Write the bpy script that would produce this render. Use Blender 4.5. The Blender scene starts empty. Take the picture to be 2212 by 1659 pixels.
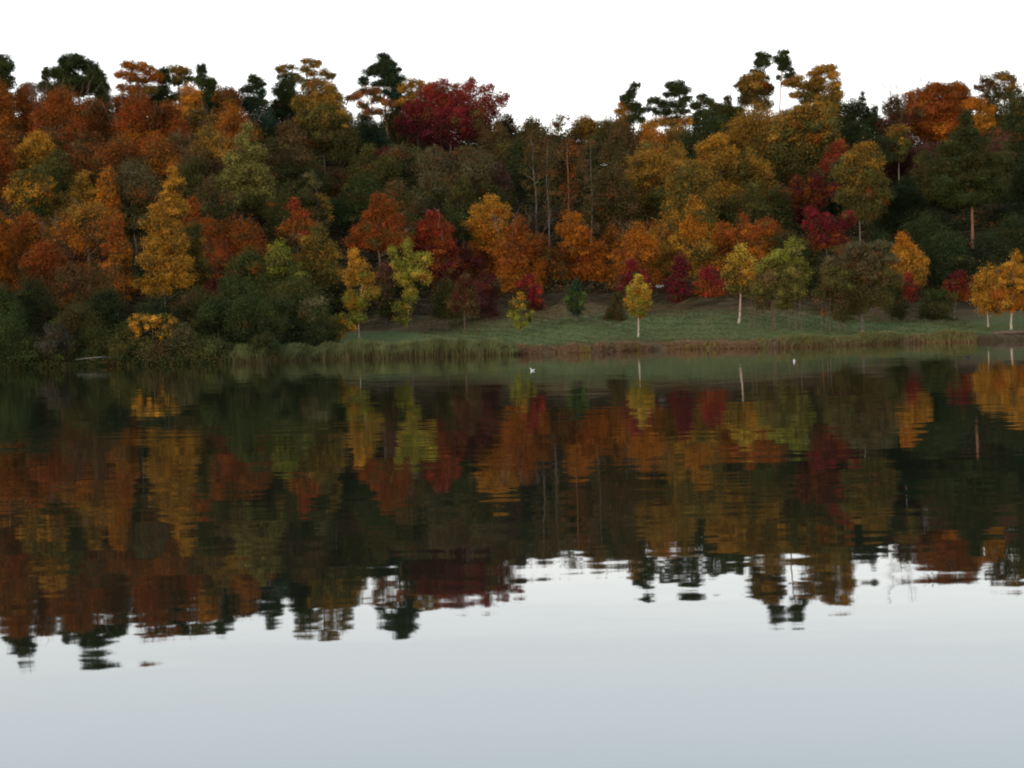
import bpy, math
import numpy as np
from mathutils import Vector

# ------------------------------------------------------------------ camera, sky, sun, exposure
SC = bpy.context.scene
F = 4000.0; CX, CY = 1105.5, 829.5          # focal length and centre, in units of a 2211 x 1659 picture
HZ = 715.0                                   # horizon height at the centre
ROLL = math.radians(1.68)
CAMH = 3.1
pitch = -math.atan((CY - HZ) * math.cos(ROLL) / F)
fw = Vector((0, math.cos(pitch), math.sin(pitch)))
rt0 = Vector((1, 0, 0)); up0 = rt0.cross(fw)
RT = rt0 * math.cos(ROLL) - up0 * math.sin(ROLL)
UP = up0 * math.cos(ROLL) + rt0 * math.sin(ROLL)
cam_d = bpy.data.cameras.new('camera'); cam = bpy.data.objects.new('camera', cam_d)
SC.collection.objects.link(cam); SC.camera = cam
from mathutils import Matrix
M = Matrix((RT, UP, -fw)).transposed().to_4x4(); M.translation = (0, 0, CAMH)
cam.matrix_world = M
cam_d.sensor_width = 36; cam_d.lens = 36 * F / 2211; cam_d.clip_end = 20000; cam_d.clip_start = 0.5
cam_d.dof.use_dof = True; cam_d.dof.focus_distance = 60; cam_d.dof.aperture_fstop = 1.9

def px(x, y, D):
    """the point seen at picture position x, y that lies D metres ahead"""
    r = fw + RT * ((x - CX) / F) + UP * ((CY - y) / F)
    t = D / r.y
    return Vector((r.x * t, D, CAMH + r.z * t))

SUN_EL = math.radians(9); SUN_AZ = math.radians(215)     # clockwise from +Y : behind the viewer, to the left
W = bpy.data.worlds.new('World'); SC.world = W; W.use_nodes = True
nt = W.node_tree; nt.nodes.clear(); N = nt.nodes.new; LK = nt.links.new
out = N('ShaderNodeOutputWorld'); bg = N('ShaderNodeBackground'); bg2 = N('ShaderNodeBackground'); add = N('ShaderNodeAddShader')
sky = N('ShaderNodeTexSky'); sky.sky_type = 'NISHITA'; sky.sun_disc = False
sky.sun_elevation = SUN_EL; sky.sun_rotation = SUN_AZ; sky.air_density = 1.0; sky.dust_density = 2.0
LK(sky.outputs[0], bg.inputs[0]); bg.inputs[1].default_value = 0.07
# thin even evening cloud over the whole sky, whitest low down and bluer higher up
tc = N('ShaderNodeTexCoord'); sp = N('ShaderNodeSeparateXYZ'); LK(tc.outputs['Generated'], sp.inputs[0])
rp = N('ShaderNodeValToRGB'); LK(sp.outputs[2], rp.inputs[0])
cr = rp.color_ramp; cr.elements[0].position = 0.0; cr.elements[0].color = (1.0, 0.90, 0.80, 1)
cr.elements[1].position = 1.0; cr.elements[1].color = (0.16, 0.20, 0.27, 1)
for p, c in ((0.10, (0.88, 0.85, 0.82)), (0.17, (0.81, 0.83, 0.84)), (0.23, (0.94, 1.04, 1.12)), (0.32, (0.88, 1.0, 1.10)), (0.48, (0.36, 0.42, 0.52))):
    e = cr.elements.new(p); e.color = (*c, 1)
LK(rp.outputs[0], bg2.inputs[0]); bg2.inputs[1].default_value = 1.9
LK(bg.outputs[0], add.inputs[0]); LK(bg2.outputs[0], add.inputs[1]); LK(add.outputs[0], out.inputs[0])

sd = bpy.data.lights.new('sun', 'SUN'); sun = bpy.data.objects.new('sun', sd); SC.collection.objects.link(sun)
sd.energy = 1.45; sd.angle = math.radians(10); sd.color = (1.0, 0.80, 0.60)
tosun = Vector((math.sin(SUN_AZ) * math.cos(SUN_EL), math.cos(SUN_AZ) * math.cos(SUN_EL), math.sin(SUN_EL)))
sun.rotation_euler = (-tosun).to_track_quat('-Z', 'Y').to_euler()
SC.view_settings.view_transform = 'Standard'; SC.view_settings.look = 'None'
SC.view_settings.exposure = 0.0; SC.view_settings.gamma = 1.0
SC.cycles.max_bounces = 4; SC.cycles.diffuse_bounces = 2; SC.cycles.glossy_bounces = 2
SC.cycles.transmission_bounces = 2; SC.cycles.filter_width = 1.9
SC.cycles.use_denoising = True

# ------------------------------------------------------------------ helpers
RNG = np.random.default_rng(11)
def tag(o, label=None, cat=None, group=None, kind=None):
    if label: o['label'] = label
    if cat: o['category'] = cat
    if group: o['group'] = group
    if kind: o['kind'] = kind
    return o

def mesh_np(name, V, Q, mat, parent=None, cols=None, smooth=False):
    """V (n,3), Q (m,4) or (m,3) index array -> one linked mesh object; cols (n,3) leaf colours"""
    me = bpy.data.meshes.new(name)
    V = np.asarray(V, np.float32); Q = np.asarray(Q, np.int32)
    m, k = Q.shape
    me.vertices.add(len(V)); me.vertices.foreach_set('co', V.ravel())
    me.loops.add(m * k); me.loops.foreach_set('vertex_index', Q.ravel())
    me.polygons.add(m); me.polygons.foreach_set('loop_start', np.arange(0, m * k, k, dtype=np.int32))
    if smooth: me.polygons.foreach_set('use_smooth', np.ones(m, bool))
    if cols is not None:
        a = me.color_attributes.new('tint', 'FLOAT_COLOR', 'POINT')
        a.data.foreach_set('color', np.c_[cols, np.ones(len(cols))].astype(np.float32).ravel())
    me.update(calc_edges=True)
    if mat: me.materials.append(mat)
    o = bpy.data.objects.new(name, me); SC.collection.objects.link(o)
    if parent: o.parent = parent
    return o

def empty(name, loc):
    o = bpy.data.objects.new(name, None); o.empty_display_size = 0.5
    SC.collection.objects.link(o); o.location = loc
    return o

class Tubes:
    def __init__(s): s.V = []; s.Q = []; s.n = 0
    def add(s, pts, rad, sides=6):
        pts = np.asarray(pts, float); rad = np.asarray(rad, float); k = len(pts)
        d = np.gradient(pts, axis=0); d /= np.linalg.norm(d, axis=1)[:, None] + 1e-9
        ref = np.array([0.13, 0.97, 0.2]); a = np.cross(d, ref); a /= np.linalg.norm(a, axis=1)[:, None] + 1e-9
        b = np.cross(d, a); th = np.linspace(0, 2 * np.pi, sides, endpoint=False)
        ring = pts[:, None, :] + rad[:, None, None] * (np.cos(th)[None, :, None] * a[:, None, :] + np.sin(th)[None, :, None] * b[:, None, :])
        s.V.append(ring.reshape(-1, 3))
        i = np.arange(k - 1)[:, None] * sides; j = np.arange(sides)[None, :]; j2 = (j + 1) % sides
        s.Q.append(np.stack([i + j, i + j2, i + sides + j2, i + sides + j], -1).reshape(-1, 4) + s.n)
        s.n += k * sides
    def build(s, name, mat, parent=None):
        return mesh_np(name, np.concatenate(s.V), np.concatenate(s.Q), mat, parent, smooth=True)

def leaves(P, Nrm, size, col, droop=1.0):
    """leaf-spray cards: points, facing directions, size array, colours -> verts, quads, vertex colours"""
    n = len(P)
    Nrm = Nrm / (np.linalg.norm(Nrm, axis=1)[:, None] + 1e-9)
    r = RNG.normal(size=(n, 3)); a = np.cross(Nrm, r); a /= np.linalg.norm(a, axis=1)[:, None] + 1e-9
    b = np.cross(Nrm, a); s = size[:, None] * 0.5
    j = lambda: RNG.uniform(0.6, 1.3, (n, 1))
    V = np.stack([P + a * s * j(), P + b * s * j() * droop, P - a * s * j(), P - b * s * j() * droop], 1)
    Q = np.arange(n * 4).reshape(n, 4)
    return V.reshape(-1, 3), Q, np.repeat(col, 4, 0)

# ------------------------------------------------------------------ materials
def mat(name):
    m = bpy.data.materials.new(name); m.use_nodes = True
    t = m.node_tree; t.nodes.clear()
    o = t.nodes.new('ShaderNodeOutputMaterial')
    return m, t, o
def noise(t, vec, scale, detail=3, rough=0.55):
    n = t.nodes.new('ShaderNodeTexNoise'); n.inputs['Scale'].default_value = scale
    n.inputs['Detail'].default_value = detail; n.inputs['Roughness'].default_value = rough
    if vec is not None: t.links.new(vec, n.inputs['Vector'])
    return n
def ramp(t, fac, stops):
    r = t.nodes.new('ShaderNodeValToRGB'); t.links.new(fac, r.inputs[0])
    e = r.color_ramp.elements
    e[0].position, e[0].color = stops[0][0], (*stops[0][1], 1)
    e[1].position, e[1].color = stops[-1][0], (*stops[-1][1], 1)
    for p, c in stops[1:-1]:
        q = e.new(p); q.color = (*c, 1)
    return r
def math_n(t, op, a, b):
    n = t.nodes.new('ShaderNodeMath'); n.operation = op
    for i, v in enumerate((a, b)):
        if v is None: continue
        if hasattr(v, 'links'): t.links.new(v, n.inputs[i])
        else: n.inputs[i].default_value = v
    return n.outputs[0]

# leaves: colour per leaf spray, with a random lightness for each, a bit of light through the blade
LEAF, t, o = mat('leaf')
at = t.nodes.new('ShaderNodeAttribute'); at.attribute_name = 'tint'
ge = t.nodes.new('ShaderNodeNewGeometry')
mr = t.nodes.new('ShaderNodeMapRange'); t.links.new(ge.outputs['Random Per Island'], mr.inputs[0])
mr.inputs[3].default_value = 0.84; mr.inputs[4].default_value = 1.16
hs = t.nodes.new('ShaderNodeHueSaturation'); t.links.new(at.outputs['Color'], hs.inputs['Color']); t.links.new(mr.outputs[0], hs.inputs['Value'])
df = t.nodes.new('ShaderNodeBsdfDiffuse'); tl = t.nodes.new('ShaderNodeBsdfTranslucent'); mx = t.nodes.new('ShaderNodeMixShader')
t.links.new(hs.outputs[0], df.inputs[0]); t.links.new(hs.outputs[0], tl.inputs[0]); mx.inputs[0].default_value = 0.18
t.links.new(df.outputs[0], mx.inputs[1]); t.links.new(tl.outputs[0], mx.inputs[2]); t.links.new(mx.outputs[0], o.inputs[0])

def bark(name, c1, c2, sc=(3, 3, 1.2), lo=0.35, hi=0.7):
    m, t, o = mat(name)
    tc = t.nodes.new('ShaderNodeTexCoord'); mp = t.nodes.new('ShaderNodeMapping'); mp.inputs['Scale'].default_value = sc
    t.links.new(tc.outputs['Object'], mp.inputs[0]); n = noise(t, mp.outputs[0], 1.5, 4)
    r = ramp(t, n.outputs[0], [(lo, c1), (hi, c2)])
    b = t.nodes.new('ShaderNodeBsdfDiffuse'); t.links.new(r.outputs[0], b.inputs[0]); t.links.new(b.outputs[0], o.inputs[0])
    return m
BARK = {'g': bark('grey_bark', (0.07, 0.06, 0.05), (0.17, 0.15, 0.125)),
        'b': bark('brown_bark', (0.06, 0.043, 0.032), (0.15, 0.11, 0.08)),
        'p': bark('pine_bark', (0.13, 0.06, 0.035), (0.27, 0.135, 0.08)),
        'w': bark('birch_bark', (0.11, 0.085, 0.065), (0.34, 0.28, 0.22), (1, 1, 5), 0.36, 0.46)}
TWIG = bark('twig_bark', (0.12, 0.08, 0.065), (0.2, 0.14, 0.11))

# ------------------------------------------------------------------ ground and water
SHORE = [(0, 797.5), (120, 793.8), (235, 790.3), (480, 784.5), (563, 782.3), (690, 777), (850, 773), (1000, 768.5), (1102, 766.5),
         (1200, 763), (1281, 761), (1360, 758), (1434, 755), (1614, 753), (1700, 751), (1824, 747), (1952, 741.5), (2131, 738), (2208, 734)]
def water_hit(x, y):
    r = fw + RT * ((x - CX) / F) + UP * ((CY - y) / F)
    t = -CAMH / r.z
    return (r.x * t, r.y * t)
_s = [water_hit(*p) for p in SHORE]
SX = np.array([-1600] + [p[0] for p in _s] + [1600]); SY = np.array([_s[0][1] + 4] + [p[1] for p in _s] + [_s[-1][1] - 2])
def shore(X): return np.interp(X, SX, SY) + 0.5 * np.sin(X * 0.9) * np.sin(X * 0.37 + 1)
LM_X = np.array([-60, -12, 9, 22, 32, 55, 70]); LM_Z = np.array([0.7, 0.72, 1.08, 1.05, 0.92, 0.66, 0.62])
def wob(X, Y): return (np.sin(X * 0.11 + 1.3 * np.sin(Y * 0.07)) * np.sin(Y * 0.13 + 0.7) * 0.6 + 0.4 * np.sin(X * 0.31 + Y * 0.23))
def ground_z(X, Y):
    X = np.asarray(X, float); Y = np.asarray(Y, float)
    u = Y - shore(X)
    z = np.interp(u, [-40, -8, -0.6, 0.0, 0.5, 1.5, 8, 30, 50, 80, 190, 260, 4000], [-3, -1.6, -0.3, -0.04, 0.42, 0.75, 1.25, 4.0, 6.6, 13, 40, 46, 50])
    m = np.interp(X, LM_X, LM_Z); k = np.clip((u - 2) / 6, 0, 1) * np.clip((110 - u) / 60, 0, 1)
    z = z * (1 + (m - 1) * k)
    z = z + wob(X, Y) * np.clip((u - 1) / 40, 0, 1) * 0.8 + 0.12 * np.sin(X * 1.7 + Y) * ((u > 0.4) & (u < 60))
    z = z * (1 + 0.2 * np.clip((15 - X) / 30, 0, 1) * np.clip((u - 60) / 60, 0, 1))
    near = np.clip((6 - Y) / 4, 0, 1)           # the viewer's own bank
    return z * (1 - near) + near * (1.45 + 0.1 * wob(X * 3, Y * 3))
def gz(x, y): return float(ground_z(x, y))

xs = np.concatenate([np.linspace(-1600, -110, 24), np.arange(-105, 106, 1.5), np.linspace(110, 1600, 24)])
us = np.concatenate([np.linspace(-1, -0.1, 30)[:0], [-6, -3, -1.5, -0.6, -0.2, 0.1, 0.5, 1, 1.6, 2.5, 4], np.arange(6, 80, 2.5), np.arange(82, 270, 8), [330, 500, 900, 1800, 3500]])
Vt = []
rows_y = [-400, -60, -10, 0, 2, 3, 4, 5, 6, 8, 20, 60, 120, 180, 215]
for y in rows_y: Vt.append(np.c_[xs, np.full(len(xs), y), ground_z(xs, np.full(len(xs), y))])
for u in us:
    Y = shore(xs) + u; Vt.append(np.c_[xs, Y, ground_z(xs, Y)])
nr, nc = len(Vt), len(xs); Vt = np.concatenate(Vt)
i = np.arange(nr - 1)[:, None] * nc; j = np.arange(nc - 1)[None, :]
Qt = np.stack([i + j, i + j + 1, i + nc + j + 1, i + nc + j], -1).reshape(-1, 4)
GR, t, o = mat('ground')
at = t.nodes.new('ShaderNodeAttribute'); at.attribute_name = 'bank'
tc = t.nodes.new('ShaderNodeTexCoord')
mp = t.nodes.new('ShaderNodeMapping'); mp.inputs['Scale'].default_value = (0.35, 1, 1); t.links.new(tc.outputs['Object'], mp.inputs[0])
n1 = noise(t, mp.outputs[0], 0.16, 4); n2 = noise(t, tc.outputs['Object'], 2.2, 5, 0.7); n3 = noise(t, mp.outputs[0], 0.7, 3)
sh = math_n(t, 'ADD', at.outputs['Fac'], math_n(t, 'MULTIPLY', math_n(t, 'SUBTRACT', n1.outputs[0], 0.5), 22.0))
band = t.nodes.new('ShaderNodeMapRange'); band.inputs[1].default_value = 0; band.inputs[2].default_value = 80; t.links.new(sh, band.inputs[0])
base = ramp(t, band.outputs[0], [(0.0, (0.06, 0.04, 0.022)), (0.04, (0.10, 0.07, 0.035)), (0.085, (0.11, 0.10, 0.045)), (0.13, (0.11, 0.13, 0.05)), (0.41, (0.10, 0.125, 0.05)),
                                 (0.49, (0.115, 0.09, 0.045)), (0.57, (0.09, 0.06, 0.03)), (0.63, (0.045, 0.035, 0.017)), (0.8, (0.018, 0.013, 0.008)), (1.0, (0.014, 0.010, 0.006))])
pat = ramp(t, n3.outputs[0], [(0.46, (0, 0, 0)), (0.72, (1, 1, 1))])
m1 = t.nodes.new('ShaderNodeMix'); m1.data_type = 'RGBA'; m1.inputs[7].default_value = (0.17, 0.13, 0.075, 1)
t.links.new(math_n(t, 'MULTIPLY', pat.outputs[0], 0.45), m1.inputs[0]); t.links.new(base.outputs[0], m1.inputs[6])
v2 = ramp(t, n2.outputs[0], [(0.25, (0.55, 0.55, 0.55)), (0.8, (1.35, 1.35, 1.35))])
m2 = t.nodes.new('ShaderNodeMix'); m2.data_type = 'RGBA'; m2.blend_type = 'MULTIPLY'; m2.inputs[0].default_value = 1
t.links.new(m1.outputs[2], m2.inputs[6]); t.links.new(v2.outputs[0], m2.inputs[7])
b = t.nodes.new('ShaderNodeBsdfDiffuse'); t.links.new(m2.outputs[2], b.inputs[0])
bp = t.nodes.new('ShaderNodeBump'); bp.inputs['Strength'].default_value = 0.6; bp.inputs['Distance'].default_value = 0.2
t.links.new(n2.outputs[0], bp.inputs['Height']); t.links.new(bp.outputs[0], b.inputs['Normal']); t.links.new(b.outputs[0], o.inputs[0])
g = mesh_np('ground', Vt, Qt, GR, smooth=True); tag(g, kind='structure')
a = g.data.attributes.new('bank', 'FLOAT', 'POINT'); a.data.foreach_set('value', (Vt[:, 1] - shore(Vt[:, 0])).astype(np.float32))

WAT, t, o = mat('water')
tc = t.nodes.new('ShaderNodeTexCoord')
def slope(sc, amp, detail, rot=0.0):
    mp = t.nodes.new('ShaderNodeMapping'); mp.inputs['Scale'].default_value = sc; mp.inputs['Rotation'].default_value = (0, 0, rot)
    t.links.new(tc.outputs['Object'], mp.inputs[0])
    n = noise(t, mp.outputs[0], 1.0, detail, 0.5)
    s = t.nodes.new('ShaderNodeVectorMath'); s.operation = 'SUBTRACT'; t.links.new(n.outputs['Color'], s.inputs[0]); s.inputs[1].default_value = (0.5, 0.5, 0.5)
    k = t.nodes.new('ShaderNodeVectorMath'); k.operation = 'MULTIPLY'; t.links.new(s.outputs[0], k.inputs[0]); k.inputs[1].default_value = (amp * 0.35, amp, 0)
    return k.outputs[0]
def vadd(a_, b_):
    k = t.nodes.new('ShaderNodeVectorMath'); k.operation = 'ADD'; t.links.new(a_, k.inputs[0])
    if isinstance(b_, tuple): k.inputs[1].default_value = b_
    else: t.links.new(b_, k.inputs[1])
    return k.outputs[0]
sl = vadd(vadd(slope((0.8, 2.3, 1), 0.014, 2.0, 0.12), slope((0.26, 0.8, 1), 0.011, 1.0, -0.2)), slope((0.02, 0.06, 1), 0.002, 1.0))
mp = t.nodes.new('ShaderNodeMapping'); mp.inputs['Scale'].default_value = (0.04, 0.11, 1); t.links.new(tc.outputs['Object'], mp.inputs[0])
wind = t.nodes.new('ShaderNodeMapRange'); wind.inputs[1].default_value = .35; wind.inputs[2].default_value = .65; wind.inputs[3].default_value = .55; wind.inputs[4].default_value = 1.5
t.links.new(noise(t, mp.outputs[0], 1.0, 3).outputs[0], wind.inputs[0])
ws = t.nodes.new('ShaderNodeVectorMath'); ws.operation = 'SCALE'; t.links.new(sl, ws.inputs[0]); t.links.new(wind.outputs[0], ws.inputs['Scale']); sl = ws.outputs[0]
nm = t.nodes.new('ShaderNodeVectorMath'); nm.operation = 'NORMALIZE'; t.links.new(vadd(sl, (0, 0, 1)), nm.inputs[0])
pb = t.nodes.new('ShaderNodeBsdfPrincipled'); pb.inputs['Base Color'].default_value = (0.012, 0.014, 0.008, 1)
pb.inputs['Roughness'].default_value = 0.015; pb.inputs['IOR'].default_value = 1.333
t.links.new(nm.outputs[0], pb.inputs['Normal']); t.links.new(pb.outputs[0], o.inputs[0])
wv = np.array([(-1600, -400, 0), (1600, -400, 0), (1600, 300, 0), (-1600, 300, 0)], float)
w = mesh_np('water', wv, np.array([[0, 1, 2, 3]]), WAT); tag(w, kind='structure')

# ------------------------------------------------------------------ leaf colours
C = dict(rust=(.34, .095, .020), orange=(.52, .17, .020), gold=(.56, .265, .032), yellow=(.55, .37, .05), ygreen=(.27, .27, .04),
         olive=(.135, .125, .035), ochre=(.36, .19, .032), brown=(.16, .095, .04), green=(.06, .085, .026), dgreen=(.040, .062, .024),
         teal=(.03, .07, .045), crimson=(.31, .03, .04), red=(.40, .05, .03), maroon=(.12, .022, .028), gol=(.155, .135, .065),
         pink=(.30, .13, .06), dbrown=(.085, .055, .028), grey=(.09, .08, .06), reed=(.27, .25, .11), redor=(.42, .10, .025),
         dolive=(.075, .075, .025), black=(.032, .044, .022), bgreen=(.11, .16, .04), plum=(.17, .07, .06), polive=(.30, .26, .07))
FAC = dict(rust=.58, orange=.68, gold=.76, yellow=.8, crimson=.6, red=.62, redor=.58, pink=.6, ochre=.74, maroon=.7, ygreen=.72)
MUTE = np.array((.085, .055, .022))
C = {k: tuple((np.array(v) * FAC.get(k, .64)) * .97 + MUTE * .05) for k, v in C.items()}
STRAY = ('brown', 'olive', 'dolive', 'rust')
def stray(c, p=.19):
    return np.array(C[STRAY[RNG.integers(len(STRAY))]]) if RNG.uniform() < p else c
def prof(shape, q):
    if shape == 'r': return np.sqrt(np.clip(1 - (2 * q - 1) ** 2, 0, 1)) ** 0.8
    if shape == 'd': return np.where(q < .35, .75 + .25 * q / .35, np.sqrt(np.clip(1 - ((q - .35) / .65) ** 2, 0, 1)))
    if shape == 'c': return np.where(q < .15, .7 + 2 * q, (1 - q) / .85) * .96 + .04
    if shape == 'f': return np.where(q < .38, .45 + .55 * np.sin(q / .38 * 1.57), np.clip(1 - ((q - .38) / .62) ** 1.5, 0, 1) * .95 + .05)
    if shape == 'v': return np.where(q < .7, .25 + .75 * (q / .7) ** .8, np.sqrt(np.clip(1 - ((q - .7) / .31) ** 2, 0, 1)))
    if shape == 'o': return np.sqrt(np.clip(1 - np.abs(2 * q - 1) ** 2.6, 0, 1))
    return np.ones_like(q)

def make_crown(x, top, w, bot, D, shape, cols, lobes, dens, K=None):
    """clump centres, radii and colours of a crown, world space, from its outline in the picture"""
    mpp = D / F
    cc = [np.array(C[c]) for c in cols.split(':')]
    nc_ = len(cc); cen, rad, col = [], [], []
    if lobes is None:
        Wm = w * mpp; H = (bot - top) * mpp; base = px(x, bot, D); lean = px(x, top, D) - base
        B = K or int(np.clip(7 * (H / Wm) ** 0.8 * (Wm / 7) ** 0.5 + 3, 6, 26)); lob = []
        for b_ in range(B):                       # big irregular boughs first, leaf clumps on each after
            q = (b_ + RNG.uniform(0.1, 0.9)) / B; r = float(prof(shape, np.array(q))) * Wm / 2
            th = b_ * 2.4 + RNG.normal() * .6; R_ = (0.17 + .2 * r / Wm) * Wm * RNG.uniform(0.62, 1.3) * (12 / B) ** .25
            rho = max(r * RNG.uniform(.75, 1.18) - R_ * .8, 0); z = q * (H - R_ * .75) + R_ * .2
            c0 = np.array(base + lean * (z / H)) + [rho * math.cos(th), rho * math.sin(th), 0]
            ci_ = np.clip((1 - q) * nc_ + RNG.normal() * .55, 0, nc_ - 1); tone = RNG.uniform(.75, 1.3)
            lob.append((c0, R_, q, ci_))
            for _ in range(int(np.clip(R_ * 4.5, 5, 14))):
                d = RNG.normal(size=3); d /= np.linalg.norm(d); rc = R_ * RNG.uniform(.26, .55)
                cen.append(c0 + d * [1, 1, .8] * (R_ - rc * .5) * RNG.uniform(.5, 1.12)); rad.append([rc * RNG.uniform(.7, 1.7), rc * RNG.uniform(.7, 1.5), rc * (1.5 if shape == 'w' else RNG.uniform(.45, 1.2))])
                col.append(stray(cc[int(np.clip(ci_ + RNG.normal() * .45, 0, nc_ - 1))]) * tone * RNG.uniform(.8, 1.22))
    else:
        ymin = min(l[1] - l[3] for l in lobes); ymax = max(l[1] + l[3] for l in lobes)
        for l in lobes:
            lx, ly, rx, ry = l[:4]; dz = l[4] if len(l) > 4 else RNG.uniform(-.25, .25) * rx
            c0 = np.array(px(lx, ly, D)) + [0, dz * mpp, 0]
            k = int(np.clip(rx * ry / 60, 4, 40)); rc = math.sqrt(rx * ry) * mpp * (0.5 if k < 8 else 0.36)
            for _ in range(k):
                d = RNG.normal(size=3); d /= np.linalg.norm(d); f = RNG.uniform(0.3, 1) ** 0.5
                r1 = rc * RNG.uniform(.7, 1.25)
                e = np.array([max(rx * mpp - r1 * .5, .1), max(rx * mpp * .8 - r1 * .6, .1), max(ry * mpp - r1 * .45, .05)])
                p = c0 + d * f * e
                q = (ymax - (ly - d[2] * f * ry)) / max(ymax - ymin, 1)
                cen.append(p); rad.append([r1 * RNG.uniform(.75, 1.5), r1 * RNG.uniform(.8, 1.3), min(r1 * RNG.uniform(.5, 1.1), ry * mpp * .8)])
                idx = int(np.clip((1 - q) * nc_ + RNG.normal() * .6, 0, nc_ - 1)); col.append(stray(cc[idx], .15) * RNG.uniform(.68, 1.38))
    # loose inner foliage that fills the crown between its clumps
    fill = []
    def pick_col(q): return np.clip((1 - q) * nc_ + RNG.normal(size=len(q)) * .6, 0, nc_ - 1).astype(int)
    if lobes is None:
        P, q = [], []
        for c0, R_, q_, ci_ in lob:
            k = int(max(60, R_ ** 2 * 90)); d = RNG.normal(size=(k, 3)); d /= np.linalg.norm(d, axis=1)[:, None]; d *= RNG.uniform(0, 1, (k, 1)) ** .4
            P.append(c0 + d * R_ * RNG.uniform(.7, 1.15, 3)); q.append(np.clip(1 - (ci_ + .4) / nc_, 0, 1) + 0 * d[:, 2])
        for _ in range(3):
            k = 300; q1 = RNG.uniform(.05, .85, k); th = RNG.uniform(0, 6.283, k); r = prof(shape, q1) * Wm / 2 * RNG.uniform(0, 1, k) ** .5 * .6
            P.append(np.array(base) + np.array(lean)[None, :] * q1[:, None] + np.c_[r * np.cos(th), r * np.sin(th), np.zeros(k)]); q.append(q1)
        P = np.concatenate(P); q = np.concatenate(q)
    else:
        P, q = [], []
        for l in lobes:
            k = int(max(40, l[2] * l[3] * 1.2)); d = RNG.normal(size=(k, 3)); d /= np.linalg.norm(d, axis=1)[:, None]; d *= RNG.uniform(0, 1, (k, 1)) ** .4
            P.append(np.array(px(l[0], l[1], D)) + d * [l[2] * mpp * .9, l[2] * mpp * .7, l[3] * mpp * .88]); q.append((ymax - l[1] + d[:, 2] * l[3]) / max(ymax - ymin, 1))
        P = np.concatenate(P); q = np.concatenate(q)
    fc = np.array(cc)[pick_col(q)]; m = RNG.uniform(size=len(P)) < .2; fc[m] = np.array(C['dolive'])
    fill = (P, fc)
    return np.array(cen), np.array(rad), np.array(col), fill

def leaf_mesh(cen, rad, col, D, n, origin, droop=1.0, up=0.5, size=None, fill=None, ff=.4):
    vol = rad[:, 0] ** 1.3 * rad[:, 2] ** 0.7; p = vol / vol.sum()
    ci = RNG.choice(len(cen), n, p=p)
    d = RNG.normal(size=(n, 3)); d /= np.linalg.norm(d, axis=1)[:, None]
    f = np.minimum(np.abs(RNG.normal(.74, .34, n)), 1.5) * np.where(RNG.uniform(size=n) < .07, RNG.uniform(1.1, 1.7, n), 1)
    P = cen[ci] + d * f[:, None] * rad[ci]
    Nn = d * 1.1 + RNG.normal(size=(n, 3)) * 0.45 + [0, 0, up]
    c0 = col[ci]
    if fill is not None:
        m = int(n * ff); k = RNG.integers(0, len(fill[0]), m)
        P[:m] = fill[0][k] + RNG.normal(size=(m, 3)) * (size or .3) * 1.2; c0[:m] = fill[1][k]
    s = (size or D / 1000) * RNG.uniform(0.6, 1.25, n)
    c = c0 * RNG.uniform(0.85, 1.15, (n, 1)) * (1 + RNG.normal(size=(n, 3)) * 0.04)
    return leaves(P - np.array(origin), Nn, s, np.clip(c, 0.004, 0.9), droop)

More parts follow.
